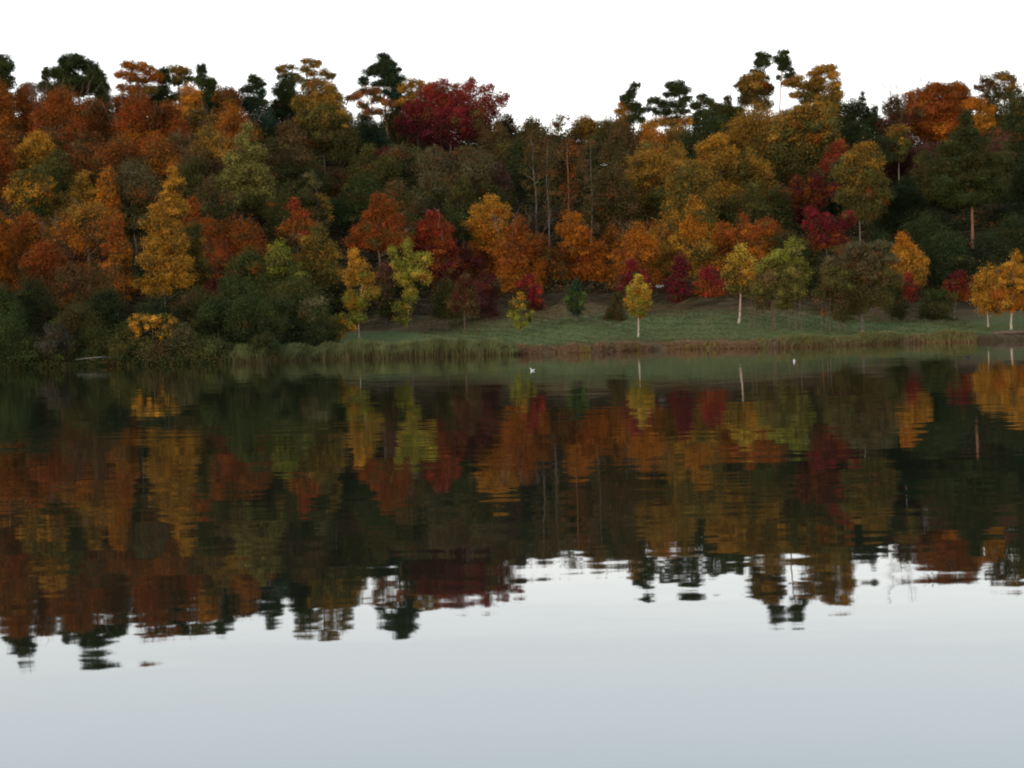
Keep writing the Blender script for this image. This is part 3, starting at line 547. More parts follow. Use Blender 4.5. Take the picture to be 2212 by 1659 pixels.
ROWS['lower'] = (342, 'trees low on the wooded slope', '''
birch_tree|0 0 0 0|r|olive:gold:green|yellow green birch with a broad crown low at the left|lobes=[(45,385,26,20),(75,375,24,18),(95,395,22,22),(40,415,32,26),(80,425,36,26),(60,455,44,20)],dens=1.0
birch_tree|178 368 70 480|f|ochre:gold:ochre|yellow brown pointed birch left of the small orange birch|
birch_tree|232 360 56 470|f|orange:orange:ochre|small bright orange oval birch above the dead white tree|dens=1.0
birch_tree|128 410 70 500|d|ochre:olive|dull yellow crown left of the yellow brown birch|
oak_tree|290 350 100 480|d|brown:gol:dolive|grey brown crown left of the golden spire birch|
oak_tree|345 395 90 520|d|dolive:dgreen|dark crown directly behind the golden spire birch|
birch_tree|420 330 70 480|d|dolive:olive:dolive|dull olive crown right of the golden spire birch|
oak_tree|455 380 100 500|d|brown:dolive:dgreen|dark brown crown between golden spire and olive pyramid|
poplar_tree|0 0 0 0|r|polive:polive:olive|tall olive yellow pyramid shaped tree in the left part of the slope|lobes=[(534,278,12,16),(530,305,26,20),(545,330,34,24),(510,345,30,24),(530,375,54,26),(565,400,36,26),(495,400,40,28),(530,430,64,28),(480,445,36,22),(575,450,30,24)],dens=1.05
oak_tree|625 390 90 520|d|dolive:dgreen|very dark green crown right of the olive pyramid|
sapling_tree|0 0 0 0|r|gol:olive:ochre|thin pale leaved sapling rising in front of the dark green mound|lobes=[(668,375,14,14),(680,395,15,14),(662,415,14,12),(690,425,16,12),(705,445,15,14),(680,455,16,14),(712,470,10,14)],dens=.4,bark='g',tr=4
oak_tree|785 380 130 530|d|green:dgreen:dgreen|dark green rounded mound left of the first orange red maple|dens=1.15
oak_tree|855 385 90 500|d|brown:olive:dolive|brown olive crown behind the tall orange red maple|
oak_tree|925 372 100 500|d|gol:dolive:dgreen|olive crown between the two tall red maples|
oak_tree|1000 382 80 500|d|olive:dolive:dgreen|dark olive crown left of the golden orange maple|
oak_tree|1055 395 90 520|d|dolive:dgreen:black|near black crown above the golden orange maple|
bare_tree|1150 290 80 500|v|brown:dolive|first pale forked bare trunk rising from the dark middle of the wood|bark='g',tr=7,dens=.12,limb=16,trunk_to=.9,bx=1158
bare_tree|1182 300 70 470|v|brown:dolive|straight pale bare trunk right of the first forked one|bark='g',tr=5,dens=.12,limb=12,trunk_to=.9
bare_tree|1225 290 90 480|v|brown:rust|orange lit bare trunk with spreading branches in the dark middle|bark='p',tr=6,dens=.15,limb=16,trunk_to=.9
bare_tree|1275 300 80 500|v|brown:dolive|slanting pale bare trunk at the right end of the dark middle|bark='g',tr=5,dens=.15,limb=12,trunk_to=.9
oak_tree|1330 350 90 480|d|brown:dolive:brown|dusky brown crown left of the big tawny dome|
birch_tree|0 0 0 0|r|ochre:ochre:olive|big tawny dome shaped birch group right of the dark middle|lobes=[(1400,350,46,26),(1440,370,46,30),(1375,390,44,30),(1350,430,40,28),(1410,430,56,32),(1460,420,40,32),(1370,465,50,24),(1440,470,50,24)],dens=1.05
birch_tree|1495 350 100 480|d|olive:ochre:olive|olive tawny crown behind the golden orange spire right of centre|
oak_tree|1560 390 100 490|d|gold:olive:dolive|ochre yellow crown above the orange maples right of centre|
oak_tree|1620 400 90 510|d|olive:dolive:dgreen|olive crown left of the crimson spire|
birch_tree|1680 400 70 500|d|dolive:dgreen|dark olive crown just left of the crimson spire|
red_maple|0 0 0 0|r|maroon:rust:maroon|dark crimson spire shaped maple below the weeping birch|lobes=[(1722,395,16,18),(1762,388,22,18),(1712,425,26,24),(1755,425,36,28),(1795,410,20,20),(1700,455,30,26),(1735,465,40,26)],dens=1.0
birch_tree|0 0 0 0|r|ochre:olive:olive|olive gold birch with a thin pale trunk right of the crimson spire|lobes=[(1870,320,30,16),(1850,345,38,22),(1885,350,30,26),(1830,375,40,24),(1870,390,50,30),(1840,425,46,24),(1895,420,28,30),(1870,455,40,24)],dens=1.0,bark='g',tr=5
holm_oak|1950 380 110 580|o|dgreen:black:dgreen|dark evergreen behind the golden pyramid maple|dens=1.2
larch_tree|0 0 0 0|r|dgreen:dolive:green|biggest dark conifer of the right side with a long bare reddish trunk|lobes=[(2085,252,17,20),(2080,290,34,22),(2105,310,36,20),(2055,325,40,20),(2095,345,60,22),(2040,360,44,20),(2120,375,52,20),(2070,390,66,20),(2140,405,40,18),(2040,415,48,18),(2090,430,70,16)],dens=1.15,bark='p',tr=9,bx=2098,trunk_to=.9,limb=3
oak_tree|2030 450 90 610|o|black:dgreen|dark foliage left of the long bare reddish trunk|
oak_tree|2160 440 110 620|o|black:dgreen:dgreen|dark foliage right of the long bare reddish trunk|dens=1.1
''')
ROWS['orchard'] = (315, 'orange and red trees along the back of the lawn', '''
beech_tree|-5 450 80 640|d|orange:rust:orange|orange beech at the left edge below the yellow green birch|
beech_tree|58 455 90 600|d|redor:orange:brown|orange red ragged crown low at the left|dens=.9
maple_tree|95 520 90 650|d|redor:rust:brown|red brown crown low at the left of the dead white tree|
maple_tree|150 480 100 620|d|brown:maroon:plum|brown purple twiggy crown behind the dead white tree|dens=.8,twigs=8
birch_tree|190 430 100 520|d|ochre:orange:brown|tawny orange crown spreading behind the top of the dead white tree|dens=.8
bare_tree|192 445 60 560|v|grey|dead white tree with bare crooked limbs at the left|bark='w',dead=True,tr=5,twigs=6,trunk_to=.95
maple_tree|215 505 80 640|d|plum:maroon:red|dark crimson purple crown right of the dead white tree|
maple_tree|255 462 64 640|f|redor:orange:brown|bright red orange maple left of the golden spire birch|
maple_tree|415 425 60 560|d|redor:rust:brown|small red brown crown against the right side of the golden spire birch|
maple_tree|455 468 80 610|d|rust:redor:plum|dusky red crown right of the golden spire birch|
maple_tree|515 472 110 620|d|rust:redor:rust|rust red rounded maple left of the red tipped maple|
oak_tree|440 540 90 680|d|olive:dolive:dgreen|dull olive low crown under the dusky red maple|
shrub|430 588 60 625|d|crimson:crimson|bright crimson low bush right of the golden spire birch|cat='shrub'
maple_tree|0 0 0 0|r|red:orange:brown|narrow maple with a red pointed tip and orange lower crown left of centre|lobes=[(636,440,12,16),(645,465,20,18),(632,490,30,20),(660,490,28,22),(615,505,24,20),(650,515,40,22)]
maple_tree|0 0 0 0|r|redor:rust:redor|tall orange red maple right of the dark green mound|lobes=[(815,428,17,14),(830,450,34,22),(805,470,28,22),(850,480,30,24),(790,500,32,22),(830,515,56,26),(770,525,24,18),(865,520,24,22)],dens=1.0,twigs=6
maple_tree|0 0 0 0|r|red:redor:maroon|tall red orange maple left of the golden orange one|lobes=[(935,468,20,14),(925,495,34,24),(955,500,28,26),(910,525,28,22),(950,540,42,28),(970,575,36,30),(935,590,32,26)],dens=1.0,twigs=6
maple_tree|0 0 0 0|r|gold:orange:rust|golden orange maple brightest of the row at the centre|lobes=[(1060,432,22,12),(1040,455,28,18),(1075,460,34,24),(1030,485,26,18),(1060,500,46,26),(1045,535,36,28),(1080,540,34,28),(1075,580,40,24)],dens=1.05
maple_tree|1118 462 80 640|d|redor:rust:orange|rust orange maple against the right side of the golden orange one|twigs=6
maple_tree|1010 530 70 640|d|maroon:rust:brown|dark rusty crown left below the golden orange maple|
maple_tree|1165 500 70 640|d|rust:brown:orange|brown orange crown between golden and bright orange maples|
maple_tree|0 0 0 0|r|orange:redor:orange|bright orange maple on a grey trunk right of centre|lobes=[(1238,472,22,14),(1222,495,26,18),(1250,510,34,26),(1230,545,40,26),(1280,545,36,30),(1250,590,52,26),(1290,590,36,26),(1270,622,48,16)],dens=1.05,bark='g',tr=9,bx=1285,twigs=5
maple_tree|1322 492 90 640|d|rust:orange:brown|orange brown maple right of the bright orange one|
maple_tree|1375 480 80 650|d|orange:rust:orange|dull orange maple behind the small yellow birch|twigs=3
maple_tree|1425 470 80 650|d|ochre:orange:gold|ochre orange maple left of the golden orange spire|
maple_tree|1500 425 84 640|f|orange:gold:olive|golden orange spire shaped maple above the crimson pair|dens=1.05
maple_tree|1455 560 70 640|d|gold:olive:ochre|low golden olive crown behind the dark crimson flame tree|
maple_tree|1560 478 80 630|d|orange:redor:orange|orange maple above the brighter crimson flame tree|twigs=3
maple_tree|1605 460 60 600|d|redor:orange:brown|ragged orange red maple above the tall white stemmed birch|dens=.8
maple_tree|1650 468 84 600|d|redor:orange:ochre|orange red broad maple right of the tall white stemmed birch|
maple_tree|0 0 0 0|r|crimson:maroon:redor|vivid crimson maple below the dark crimson spire|lobes=[(1748,460,14,16),(1755,488,26,22),(1780,480,24,22),(1800,495,26,22),(1830,475,20,20),(1765,520,32,24),(1810,525,32,20),(1745,540,24,24)],dens=.9
maple_tree|1700 500 70 600|d|maroon:rust:brown|dull maroon crown left of the vivid crimson maple|
maple_tree|0 0 0 0|c|orange:gold:ochre|golden orange pyramid shaped maple at the right end of the row|lobes=[(1948,512,14,12),(1950,535,28,18),(1965,555,34,18),(1940,570,32,20),(1975,585,36,16),(1960,610,46,20),(1985,565,25,12),(1960,590,44,20)],dens=1.2,D=303
holm_oak|720 560 90 690|d|dolive:black:black|dark thicket behind the vase shaped yellow green tree|
holm_oak|1900 500 100 668|o|dgreen:black|dark thicket behind the grey olive trees of the lawn|
holm_oak|2040 500 100 672|o|dgreen:black|dark thicket behind the red round tree near the right edge|
holm_oak|2140 500 110 672|o|black:dgreen|dark thicket behind the golden birches at the right|
holm_oak|2005 470 110 640|o|dgreen:black|dark wood crown between the golden pyramid maple and the long bare reddish trunk|D=327
holm_oak|2080 480 110 645|o|black:dgreen|dark wood crown low behind the long bare reddish trunk|D=352
holm_oak|2185 470 110 640|o|dgreen:black|dark wood crown above the golden birches at the right|D=327
holm_oak|1700 500 110 665|o|dolive:black|dark thicket behind the multi stemmed olive tree|
''')
ROWS['understorey'] = (332, 'dark evergreen bushes under the back row of trees', '''
shrub|1180 610 120 668|o|black:dgreen|dark low hedge bush left of the grey trunk of the bright orange maple|cat='shrub'
shrub|1330 600 130 665|o|black:dgreen|dark low hedge bush behind the small yellow birch|cat='shrub'
shrub|1440 596 120 662|o|black:dgreen|dark low hedge bush behind the dark crimson flame tree|cat='shrub'
shrub|1545 596 120 662|o|black:dgreen|dark low hedge bush behind the brighter crimson flame tree|cat='shrub'
shrub|1640 590 120 662|o|black:dgreen|dark low hedge bush behind the tall white stemmed birch|cat='shrub'
shrub|1790 590 130 662|o|black:dgreen|dark low hedge bush between the two grey olive trees of the lawn|cat='shrub'
shrub|1030 600 130 680|o|black:maroon|dark low bush behind the dark maroon tree|cat='shrub'
shrub|880 590 160 690|o|black:dolive|dark low bush behind the vase shaped yellow green tree|cat='shrub'
shrub|330 560 200 660|o|black:dolive|dark low bush behind the golden spire birch|cat='shrub'
shrub|120 590 200 670|o|black:dolive|dark low bush behind the left shore thicket|cat='shrub'
''')
ROWS['lawn'] = (284, 'young trees on the lawn', '''
birch_tree|0 0 0 0|r|gold:ochre:gold|tall golden spire birch and the brightest tree of the left half|lobes=[(372,372,11,16),(378,400,24,20),(365,428,26,20),(350,455,32,22),(385,450,28,24),(330,480,32,20),(360,490,38,26),(345,525,48,26),(380,525,34,26),(335,560,46,24),(375,570,44,24),(350,600,46,20),(395,605,26,18),(340,628,40,14),(305,612,20,12)],dens=1.1,bark='g',tr=6
birch_tree|415 480 80 640|d|olive:ochre:dolive|dull olive gold crown right behind the golden spire birch|
larch_tree|190 560 130 700|v|brown:rust:dolive|rusty brown scots pine shaped tree with bare crooked stems at the left shore|bark='p',tr=6,dens=.4,stems=2,limb=12
oak_tree|545 535 110 660|d|green:bgreen:dgreen|rounded green tree left of the yellow green one above the thicket|
maple_tree|605 520 96 650|d|ygreen:green:olive|yellow green mottled tree above the dark shore thicket|
birch_tree|0 0 0 0|r|olive:ochre:olive|tall olive tan tree directly above the dark shore thicket|lobes=[(690,500,20,20),(680,530,38,26),(712,545,24,30),(665,570,42,28),(705,590,36,30),(670,610,46,24)],dens=.95
birch_tree|0 0 0 0|r|gold:ochre:ygreen|slender golden birch leaning over the reeds left of the vase shaped tree|lobes=[(762,550,13,13),(775,575,26,20),(760,600,22,22),(790,600,22,20),(800,630,26,14),(780,655,20,18),(757,645,16,26),(770,685,24,16)],bark='w',tr=5,dens=.85,bx=771,D=266
shrub|0 0 0 0|r|ygreen:gold:ygreen|low yellow green bush at the shore left of the pale leaning stem|lobes=[(712,700,16,14),(735,690,22,14),(725,720,22,14),(750,705,20,12),(718,738,16,8)],dens=.8,cat='shrub',D=258
maple_tree|0 0 0 0|r|ygreen:yellow:ygreen|vase shaped bright yellow green tree left of centre|lobes=[(847,545,9,18),(858,570,14,20),(880,540,10,26),(880,575,18,22),(905,560,11,20),(922,560,10,20),(905,590,22,18),(875,605,22,20),(922,600,12,16),(885,635,18,18),(865,665,22,16),(870,690,20,12)],dens=.9,bark='b',D=275
oak_tree|830 560 60 680|d|plum:brown:dolive|small dusky brown tree between the golden birch and the vase shaped tree|
oak_tree|965 600 80 688|d|brown:olive:dolive|small olive brown tree left of the dark maroon tree|dens=.8,bark='g',D=282
maple_tree|1050 588 88 678|f|maroon:maroon:plum|dark maroon tree with a thin stem at the left part of the lawn|dens=1.1,bark='b',D=286
maple_tree|1003 590 64 670|d|maroon:brown|dusky maroon crown left of the dark maroon tree|
maple_tree|0 0 0 0|r|crimson:red:maroon|crimson tree behind the pale yellow green sapling|lobes=[(1142,602,17,11),(1128,618,15,14),(1155,625,17,14),(1145,650,24,16),(1165,660,14,12),(1155,678,16,10)],dens=1.0,D=290
sapling_tree|0 0 0 0|r|gold:ygreen:ygreen|yellow green sapling with a thin grey stem left of the conical evergreen|lobes=[(1124,640,10,10),(1108,655,13,12),(1130,660,14,12),(1112,680,18,14),(1138,685,14,10),(1122,700,20,9),(1148,672,6,6)],dens=.75,bark='g',tr=4,D=264
cypress_tree|1243 601 40 680|f|teal:bgreen:teal|small blue green conical evergreen alone on the lawn|dens=1.4,bark='g',tr=4,D=274
maple_tree|0 0 0 0|r|crimson:crimson:maroon|crimson crown half hidden behind the small yellow birch|lobes=[(1366,575,14,16),(1358,600,24,16),(1385,595,18,16),(1350,622,20,14),(1395,620,20,14)],dens=1.1,D=292
oak_tree|1334 628 46 702|d|dolive:brown:dolive|small dark brown green tree left of the small yellow birch|bark='g',tr=4,D=278
birch_tree|0 0 0 0|r|yellow:gold:ygreen|small bright yellow birch with a straight white stem on the bank|lobes=[(1379,604,10,13),(1373,625,20,16),(1392,630,16,16),(1366,650,22,16),(1390,655,20,16),(1376,672,24,12),(1385,680,12,8)],dens=1.0,bark='w',tr=6,D=258,trunk_to=.5
maple_tree|1468 546 60 658|f|maroon:crimson:maroon|dark crimson flame shaped tree on the lawn|dens=1.15,D=294,tr=3,bark='b'
maple_tree|1530 574 70 658|f|crimson:red:redor|brighter crimson flame shaped tree right of the dark crimson one|dens=1.05,D=292,tr=4,bark='g'
birch_tree|0 0 0 0|r|yellow:gold:olive|tall yellow and green birch with the thickest white stem on the bank|lobes=[(1600,540,15,16),(1590,562,24,18),(1615,570,22,20),(1577,590,22,20),(1612,598,32,22),(1590,618,32,16),(1625,628,28,16)],dens=.85,bark='w',tr=8,D=259,trunk_to=.45,bx=1594
birch_tree|0 0 0 0|r|ygreen:polive:olive|broad green olive tree on several thin stems right of the tall birch|lobes=[(1715,530,26,18),(1695,555,40,20),(1660,575,34,22),(1720,580,34,26),(1690,605,54,24),(1650,620,30,22),(1710,635,38,22),(1690,655,32,16)],dens=.62,bark='b',stems=6,tr=5,D=251
birch_tree|1645 585 70 668|d|olive:brown:dolive|thin brownish tree between the tall birch and the broad green olive tree|dens=.4,bark='b',stems=3,tr=4,D=252
oak_tree|0 0 0 0|r|gol:brown:olive|widest grey olive tree on the lawn standing on a pale stout trunk|lobes=[(1900,530,26,12),(1850,540,48,20),(1895,560,44,22),(1810,575,40,26),(1860,590,56,28),(1915,600,36,24),(1800,625,36,26),(1850,640,56,26),(1900,645,34,22),(1845,668,46,14)],dens=.8,bark='g',tr=12,bx=1862,D=252,trunk_to=.3,limb=6
oak_tree|1800 570 90 690|d|olive:brown:dolive|brownish thin stemmed tree merged with the widest grey olive tree|dens=.5,bark='b',stems=6,tr=4,D=250
oak_tree|1925 590 70 680|d|green:dolive|small green tree tucked against the right of the widest grey olive tree|dens=.7,D=272
maple_tree|1962 584 42 658|f|red:maroon:red|small narrow red tree in front of the golden pyramid maple|dens=1.1,D=296
shrub|2022 616 92 692|d|green:olive:dolive|grey green rounded bush on the lawn left of the red round tree|dens=.8,cat='shrub',D=276,bark='g'
maple_tree|0 0 0 0|r|maroon:red:redor|red round tree on a leaning pale stem near the right edge|lobes=[(2070,598,20,13),(2055,618,24,16),(2085,620,20,16),(2068,640,30,12),(2100,610,10,16)],dens=1.0,bark='w',tr=4,bx=2058,D=280
birch_tree|2133 568 66 678|d|ochre:gold:gold|dull golden birch leftmost of the golden group at the right edge|dens=.9,bark='w',tr=5,D=262
birch_tree|0 0 0 0|r|gold:gold:orange|tallest glowing golden birch at the right edge with a white stem|lobes=[(2195,555,12,16),(2185,580,22,18),(2205,590,18,22),(2165,590,18,18),(2185,620,32,22),(2160,635,22,20),(2210,640,22,24),(2185,660,34,14)],dens=1.05,bark='w',tr=7,D=256,trunk_to=.5,bx=2183
birch_tree|2232 560 56 680|d|gold:orange|golden birch cut by the right picture edge|D=258,bark='w'
''')
ROWS['thicket'] = (255, 'shrubs of the left shore thicket', '''
shrub|-5 615 120 790|d|dgreen:green:dgreen|dark green shrub at the left edge of the shore|D=258
shrub|70 612 120 720|d|black:dgreen:dolive|near black tall shrub second from the left edge|D=266
shrub|20 680 110 795|d|green:dgreen:dgreen|low green shrub hanging over the water at the left edge|u=.6
shrub|62 730 70 795|d|green:dolive|small green shrub beside the grey bare shrub|u=.9
shrub|118 690 66 795|d|grey:grey:dolive|grey bare looking shrub at the water left of the pale fallen branch|dens=.8,u=.3
shrub|165 650 110 790|d|dolive:brown:dgreen|brownish dark shrub above the pale fallen branch|D=258
shrub|235 620 110 760|d|black:dgreen:dgreen|dark shrub with a flat top left of the yellow hanging foliage|D=264
shrub|215 700 90 785|d|green:dolive:green|mid green shrub right above the pale fallen branch|u=3
shrub|275 690 80 788|d|green:olive:dgreen|olive green shrub left of the yellow hanging foliage|u=.6
shrub|0 0 0 0|w|ochre:gold:olive|yellow hanging foliage clump in the middle of the shore thicket|lobes=[(290,690,12,13),(310,688,18,9),(350,688,22,9),(372,692,12,9),(290,710,12,14),(330,705,20,9),(362,710,14,13),(296,728,10,9),(345,724,16,8),(285,735,9,10),(320,735,10,10),(368,728,10,14),(330,690,30,8)],dens=.6,D=247
shrub|340 640 110 750|d|black:dgreen|dark hollow shrub behind the yellow hanging foliage|D=256
shrub|345 735 90 788|d|brown:dolive:gol|brownish low shrub at the water under the yellow hanging foliage|u=.4
shrub|400 700 80 786|d|gol:dolive:dgreen|grey green shrub right of the yellow hanging foliage|u=.9
shrub|425 618 110 720|d|dolive:brown:dgreen|dark brown shrub above the grey green one|D=262
shrub|470 640 100 760|d|dgreen:green:dgreen|dark green shrub left of the tallest thicket bush|D=256
shrub|455 725 80 784|d|gol:green:olive|pale grey green willow shrub at the left end of the reeds|u=.8
shrub|540 640 120 760|d|green:dgreen:dgreen|broad dark green shrub behind the left end of the reeds|D=256
shrub|500 600 120 700|d|green:dgreen|deep green upper shrub under the rounded green tree|D=266
shrub|600 628 120 770|d|green:dgreen:black|dark green shrub behind the reeds with deep shade|D=254
shrub|575 720 70 775|d|dgreen:dolive|low dark shrub just behind the reeds|u=.6
shrub|672 640 100 752|d|gol:green:dgreen|grey green tall shrub at the right end of the thicket|D=256
shrub|690 690 80 765|d|black:dgreen:black|black green hollow shrub right above the reeds|D=254
shrub|640 600 120 690|d|olive:green:dgreen|olive green upper shrub under the tall olive tan tree|D=264
''')
GROW = {'skyline': (1.12, .2), 'upper': (1.32, .3), 'middle': (1.32, .25), 'lower': (1.32, .2), 'orchard': (1.45, .08), 'lawn': (1.18, .02), 'thicket': (1.25, 0), 'understorey': (1.25, 0)}
def run_rows():
    for rn, (D0, grp, txt) in ROWS.items():
        for q, ln in enumerate([l for l in txt.strip().split('\n') if l.strip()]):
            kind, nums, shape, cols, label, opts = ln.split('|')
            x, top, w, bot = [float(v) for v in nums.split()]
            kw = eval('dict(' + opts + ')') if opts else {}
            D = kw.pop('D', None)
            if D is None: D = D0 + [0, 9, -8, 5, -4][q % 5]
            if w and rn in GROW and kind != 'bare_tree': w *= GROW[rn][0]; bot += GROW[rn][1] * (bot - top)
            if 'u' in kw:
                u = kw.pop('u'); D = 248.0
                for _ in range(4): D = float(shore(px(x, bot, D).x)) + u
            if rn == 'skyline' and kw.get('lobes'):
                pn = kind in ('pine_tree', 'scots_pine'); gs = 1.0 if pn else 1.08
                kw['lobes'] = [(l[0], l[1], l[2] * gs, l[3] * gs) for l in kw['lobes']]; kw['dens'] = kw.get('dens', 1) * (1.5 if pn else 1.4)
            kw.setdefault('cat', 'shrub' if kind == 'shrub' else 'tree')
            kw.setdefault('group', grp)
            tree(kind, x if w else None, top, w, bot, D, shape, cols, label, **kw)
run_rows()
# the wood goes on past both picture edges
for q, xx in enumerate((-190, -110, -270, 2315, 2400, 2485)):
    for r_, (D, tp, bt, cl) in enumerate(((432, 190, 400, 'dolive:brown'), (385, 280, 480, 'rust:brown:dolive'), (338, 400, 640, 'brown:olive:dolive'), (285, 520, 690, 'olive:dolive:dgreen'))):
        tree('broadleaf_tree', xx + 20 * (r_ % 2), tp + 9 * (q % 3), 150, bt, D + 5 * (q % 3), 'd', cl, ('%s %s just past the %s picture edge, %s' % (('olive brown crown', 'rust brown crown', 'dull brown crown', 'dark olive crown')[r_], ('on the skyline', 'high on the slope', 'low on the slope', 'at the lawn level')[r_], 'left' if xx < 0 else 'right', {-110: 'nearest to it', -190: 'second from it', -270: 'third from it', 2315: 'nearest to it', 2400: 'second from it', 2485: 'third from it'}[xx])), group='trees past the picture edges', dens=.8, sz=1.3)

# ------------------------------------------------------------------ reeds, bank grass, lawn tufts
def blades(name, label, cat, spots, hh, colr, colb, wid, lean=.25, sz=1):
    """stuff: many upright blades; spots (n,2) ground positions"""
    n = len(spots); z = ground_z(spots[:, 0], spots[:, 1]); z = np.maximum(z, -0.05)
    h = hh * RNG.uniform(.6, 1.15, n); th = RNG.uniform(0, 6.28, n)
    a = np.c_[np.cos(th), np.sin(th), np.zeros(n)] * (wid * RNG.uniform(.6, 1.3, n))[:, None] * .5
    P = np.c_[spots, z]; l = RNG.normal(size=(n, 2)) * lean * h[:, None]; l[:, 0] += .12 * h
    mid = P + np.c_[l * .35, h * .6]; tip = P + np.c_[l, h]
    V = np.stack([P - a, P + a, mid + a * .9, mid - a * .9, tip + a * .25, tip - a * .25], 1).reshape(-1, 3)
    k = np.arange(n)[:, None] * 6; Q = np.concatenate([k + [0, 1, 2, 3], k + [3, 2, 4, 5]])
    j = RNG.uniform(.7, 1.3, (n, 1)); cb, ct = colb * j, colr * j
    cv = np.stack([cb, cb, (cb + ct) / 2, (cb + ct) / 2, ct, ct], 1).reshape(-1, 3)
    o = mesh_np(name, V, Q, LEAF, None, cv); tag(o, label, cat, None, 'stuff'); return o
def span(x0, x1, n, u0, u1):
    """ground spots scattered along the shore between two picture columns"""
    X0 = water_hit(x0, np.interp(x0, *zip(*SHORE)))[0]; X1 = water_hit(x1, np.interp(x1, *zip(*SHORE)))[0]
    X = RNG.uniform(X0, X1, n); return np.c_[X, shore(X) + RNG.uniform(u0, u1, n)]
def clumpy(s, f=.9, thr=-.1):
    k = np.sin(s[:, 0] * f) + np.sin(s[:, 0] * f * 2.3 + 1.7) * .6 + RNG.normal(size=len(s)) * .5
    return s[k > thr]
def hvar(s, lo, hi): return lo + (hi - lo) * (.5 + .25 * np.sin(s[:, 0] * .55 + .5) + .25 * np.sin(s[:, 0] * 1.7))
g1 = np.array(C['reed']); g2 = np.array(C['ochre']); g3 = np.array(C['bgreen']); br = np.array((.16, .085, .045)); bg_ = np.array(C['green'])
s = span(470, 1118, 26000, -.9, 2.6); blades('reeds', 'continuous belt of tall grey green reeds along the left and middle shore', 'reeds', s, hvar(s, .95, 1.85) * np.clip((s[:, 0] - s[:, 0].min()) * .3 + .5, .5, 1) * np.clip((s[:, 0].max() - s[:, 0]) * .16 + .35, .3, 1), np.array((.13, .145, .055)) * RNG.uniform(.7, 1.15, (len(s), 1)) * (1 + .25 * np.sin(s[:, :1] * 2.1)), np.array((.085, .07, .032)), .075, .25)
s = clumpy(span(1095, 1660, 26000, -.1, 2.2)); blades('bank_grass', 'brown and tan rough grass tufts on the earth bank below the birches', 'grass', s, hvar(s, .18, .6), np.array((.24, .16, .09)) * RNG.uniform(.6, 1.2, (len(s), 1)), br * .8, .08, .5)
s = clumpy(span(1640, 2110, 22000, -.2, 2.8), .7, -.5); blades('shore_sedge', 'yellow green sedge fringing the shore on the right', 'grass', s, hvar(s, .3, .95), np.where(RNG.uniform(size=(len(s), 1)) < .5, g1 * 1.05, g3 * 1.3), br, .08, .4)
s = span(140, 300, 1500, -.8, .3); blades('orange_sedge', 'orange brown dead sedge at the water under the pale fallen branch', 'grass', s, hvar(s, .3, .7), np.array((.32, .13, .05)) * np.ones((len(s), 1)), br, .08, .4)
s = clumpy(span(1180, 1560, 1100, -.2, .8), .83, 1.0); blades('yellow_sedge', 'small patches of bright yellow green sedge at the foot of the earth bank', 'grass', s, hvar(s, .5, .95), np.array((.24, .22, .05)) * np.ones((len(s), 1)), g2 * .6, .08, .3)
s = np.concatenate([span(900, 2230, 26000, 3, 44)]); blades('lawn_grass', 'short rough green grass of the lawn between shore and wood', 'grass', s, np.full(len(s), .16), np.where(RNG.uniform(size=(len(s), 1)) < .75, np.array([[.115, .14, .052]]), np.array([[.17, .14, .075]])), bg_, .12, .8)
# brambles and ivy hanging over the water's edge below the thicket
s = span(-60, 500, 30000, -1.0, 2.6); n = len(s); hh_ = RNG.uniform(0, 1, n) ** 1.3 * np.clip(1.5 + .5 * np.sin(s[:, 0] * 1.3), .5, 2.2) * np.clip((s[:, 1] - shore(s[:, 0]) + 1.6) / 1.6, .25, 1)
P = np.c_[s, np.maximum(ground_z(s[:, 0], s[:, 1]), 0) + hh_]; P[:, 1] -= .25 * RNG.uniform(size=n)
pk = np.array([C['dgreen'], C['dolive'], C['green'], C['dbrown']])[np.clip((np.sin(s[:, 0] * .8) + np.sin(s[:, 0] * 2.1 + 1) + RNG.normal(size=n) * .6 + 1.6), 0, 3).astype(int)]
V, Q, cv = leaves(P, RNG.normal(size=(n, 3)) + [0, -.6, .6], np.full(n, .24), pk * RNG.uniform(.7, 1.3, (n, 1)))
tag(mesh_np('undergrowth', V, Q, LEAF, None, cv), 'dark tangled brambles hanging over the water along the left shore', 'undergrowth', None, 'stuff')
# bracken and low growth on the floor of the wood
s = span(-120, 2330, 90000, 56, 200); s[:, 0] *= 1.35; s[:, 1] = s[:, 1] - shore(s[:, 0] / 1.35) + shore(s[:, 0]); n = len(s)
k = np.sin(s[:, 0] * .5 + 2 * np.sin(s[:, 1] * .2)) + np.sin(s[:, 1] * .43 + s[:, 0] * .17)
hh_ = RNG.uniform(0, 1, n) * np.clip(.9 + .5 * k, .15, 2); P = np.c_[s, ground_z(s[:, 0], s[:, 1]) + hh_]
pk = np.array([C['dbrown'], C['dolive'], C['dgreen'], C['brown'], C['rust']])[np.clip(k + 1.3 + RNG.normal(size=n) * .9, 0, 4).astype(int)]
V, Q, cv = leaves(P, RNG.normal(size=(n, 3)) + [0, -.4, .9], np.full(n, .42), pk * RNG.uniform(.6, 1.1, (n, 1)))
tag(mesh_np('bracken', V, Q, LEAF, None, cv), 'dark bracken and low growth covering the floor of the wooded slope', 'bracken', None, 'stuff')
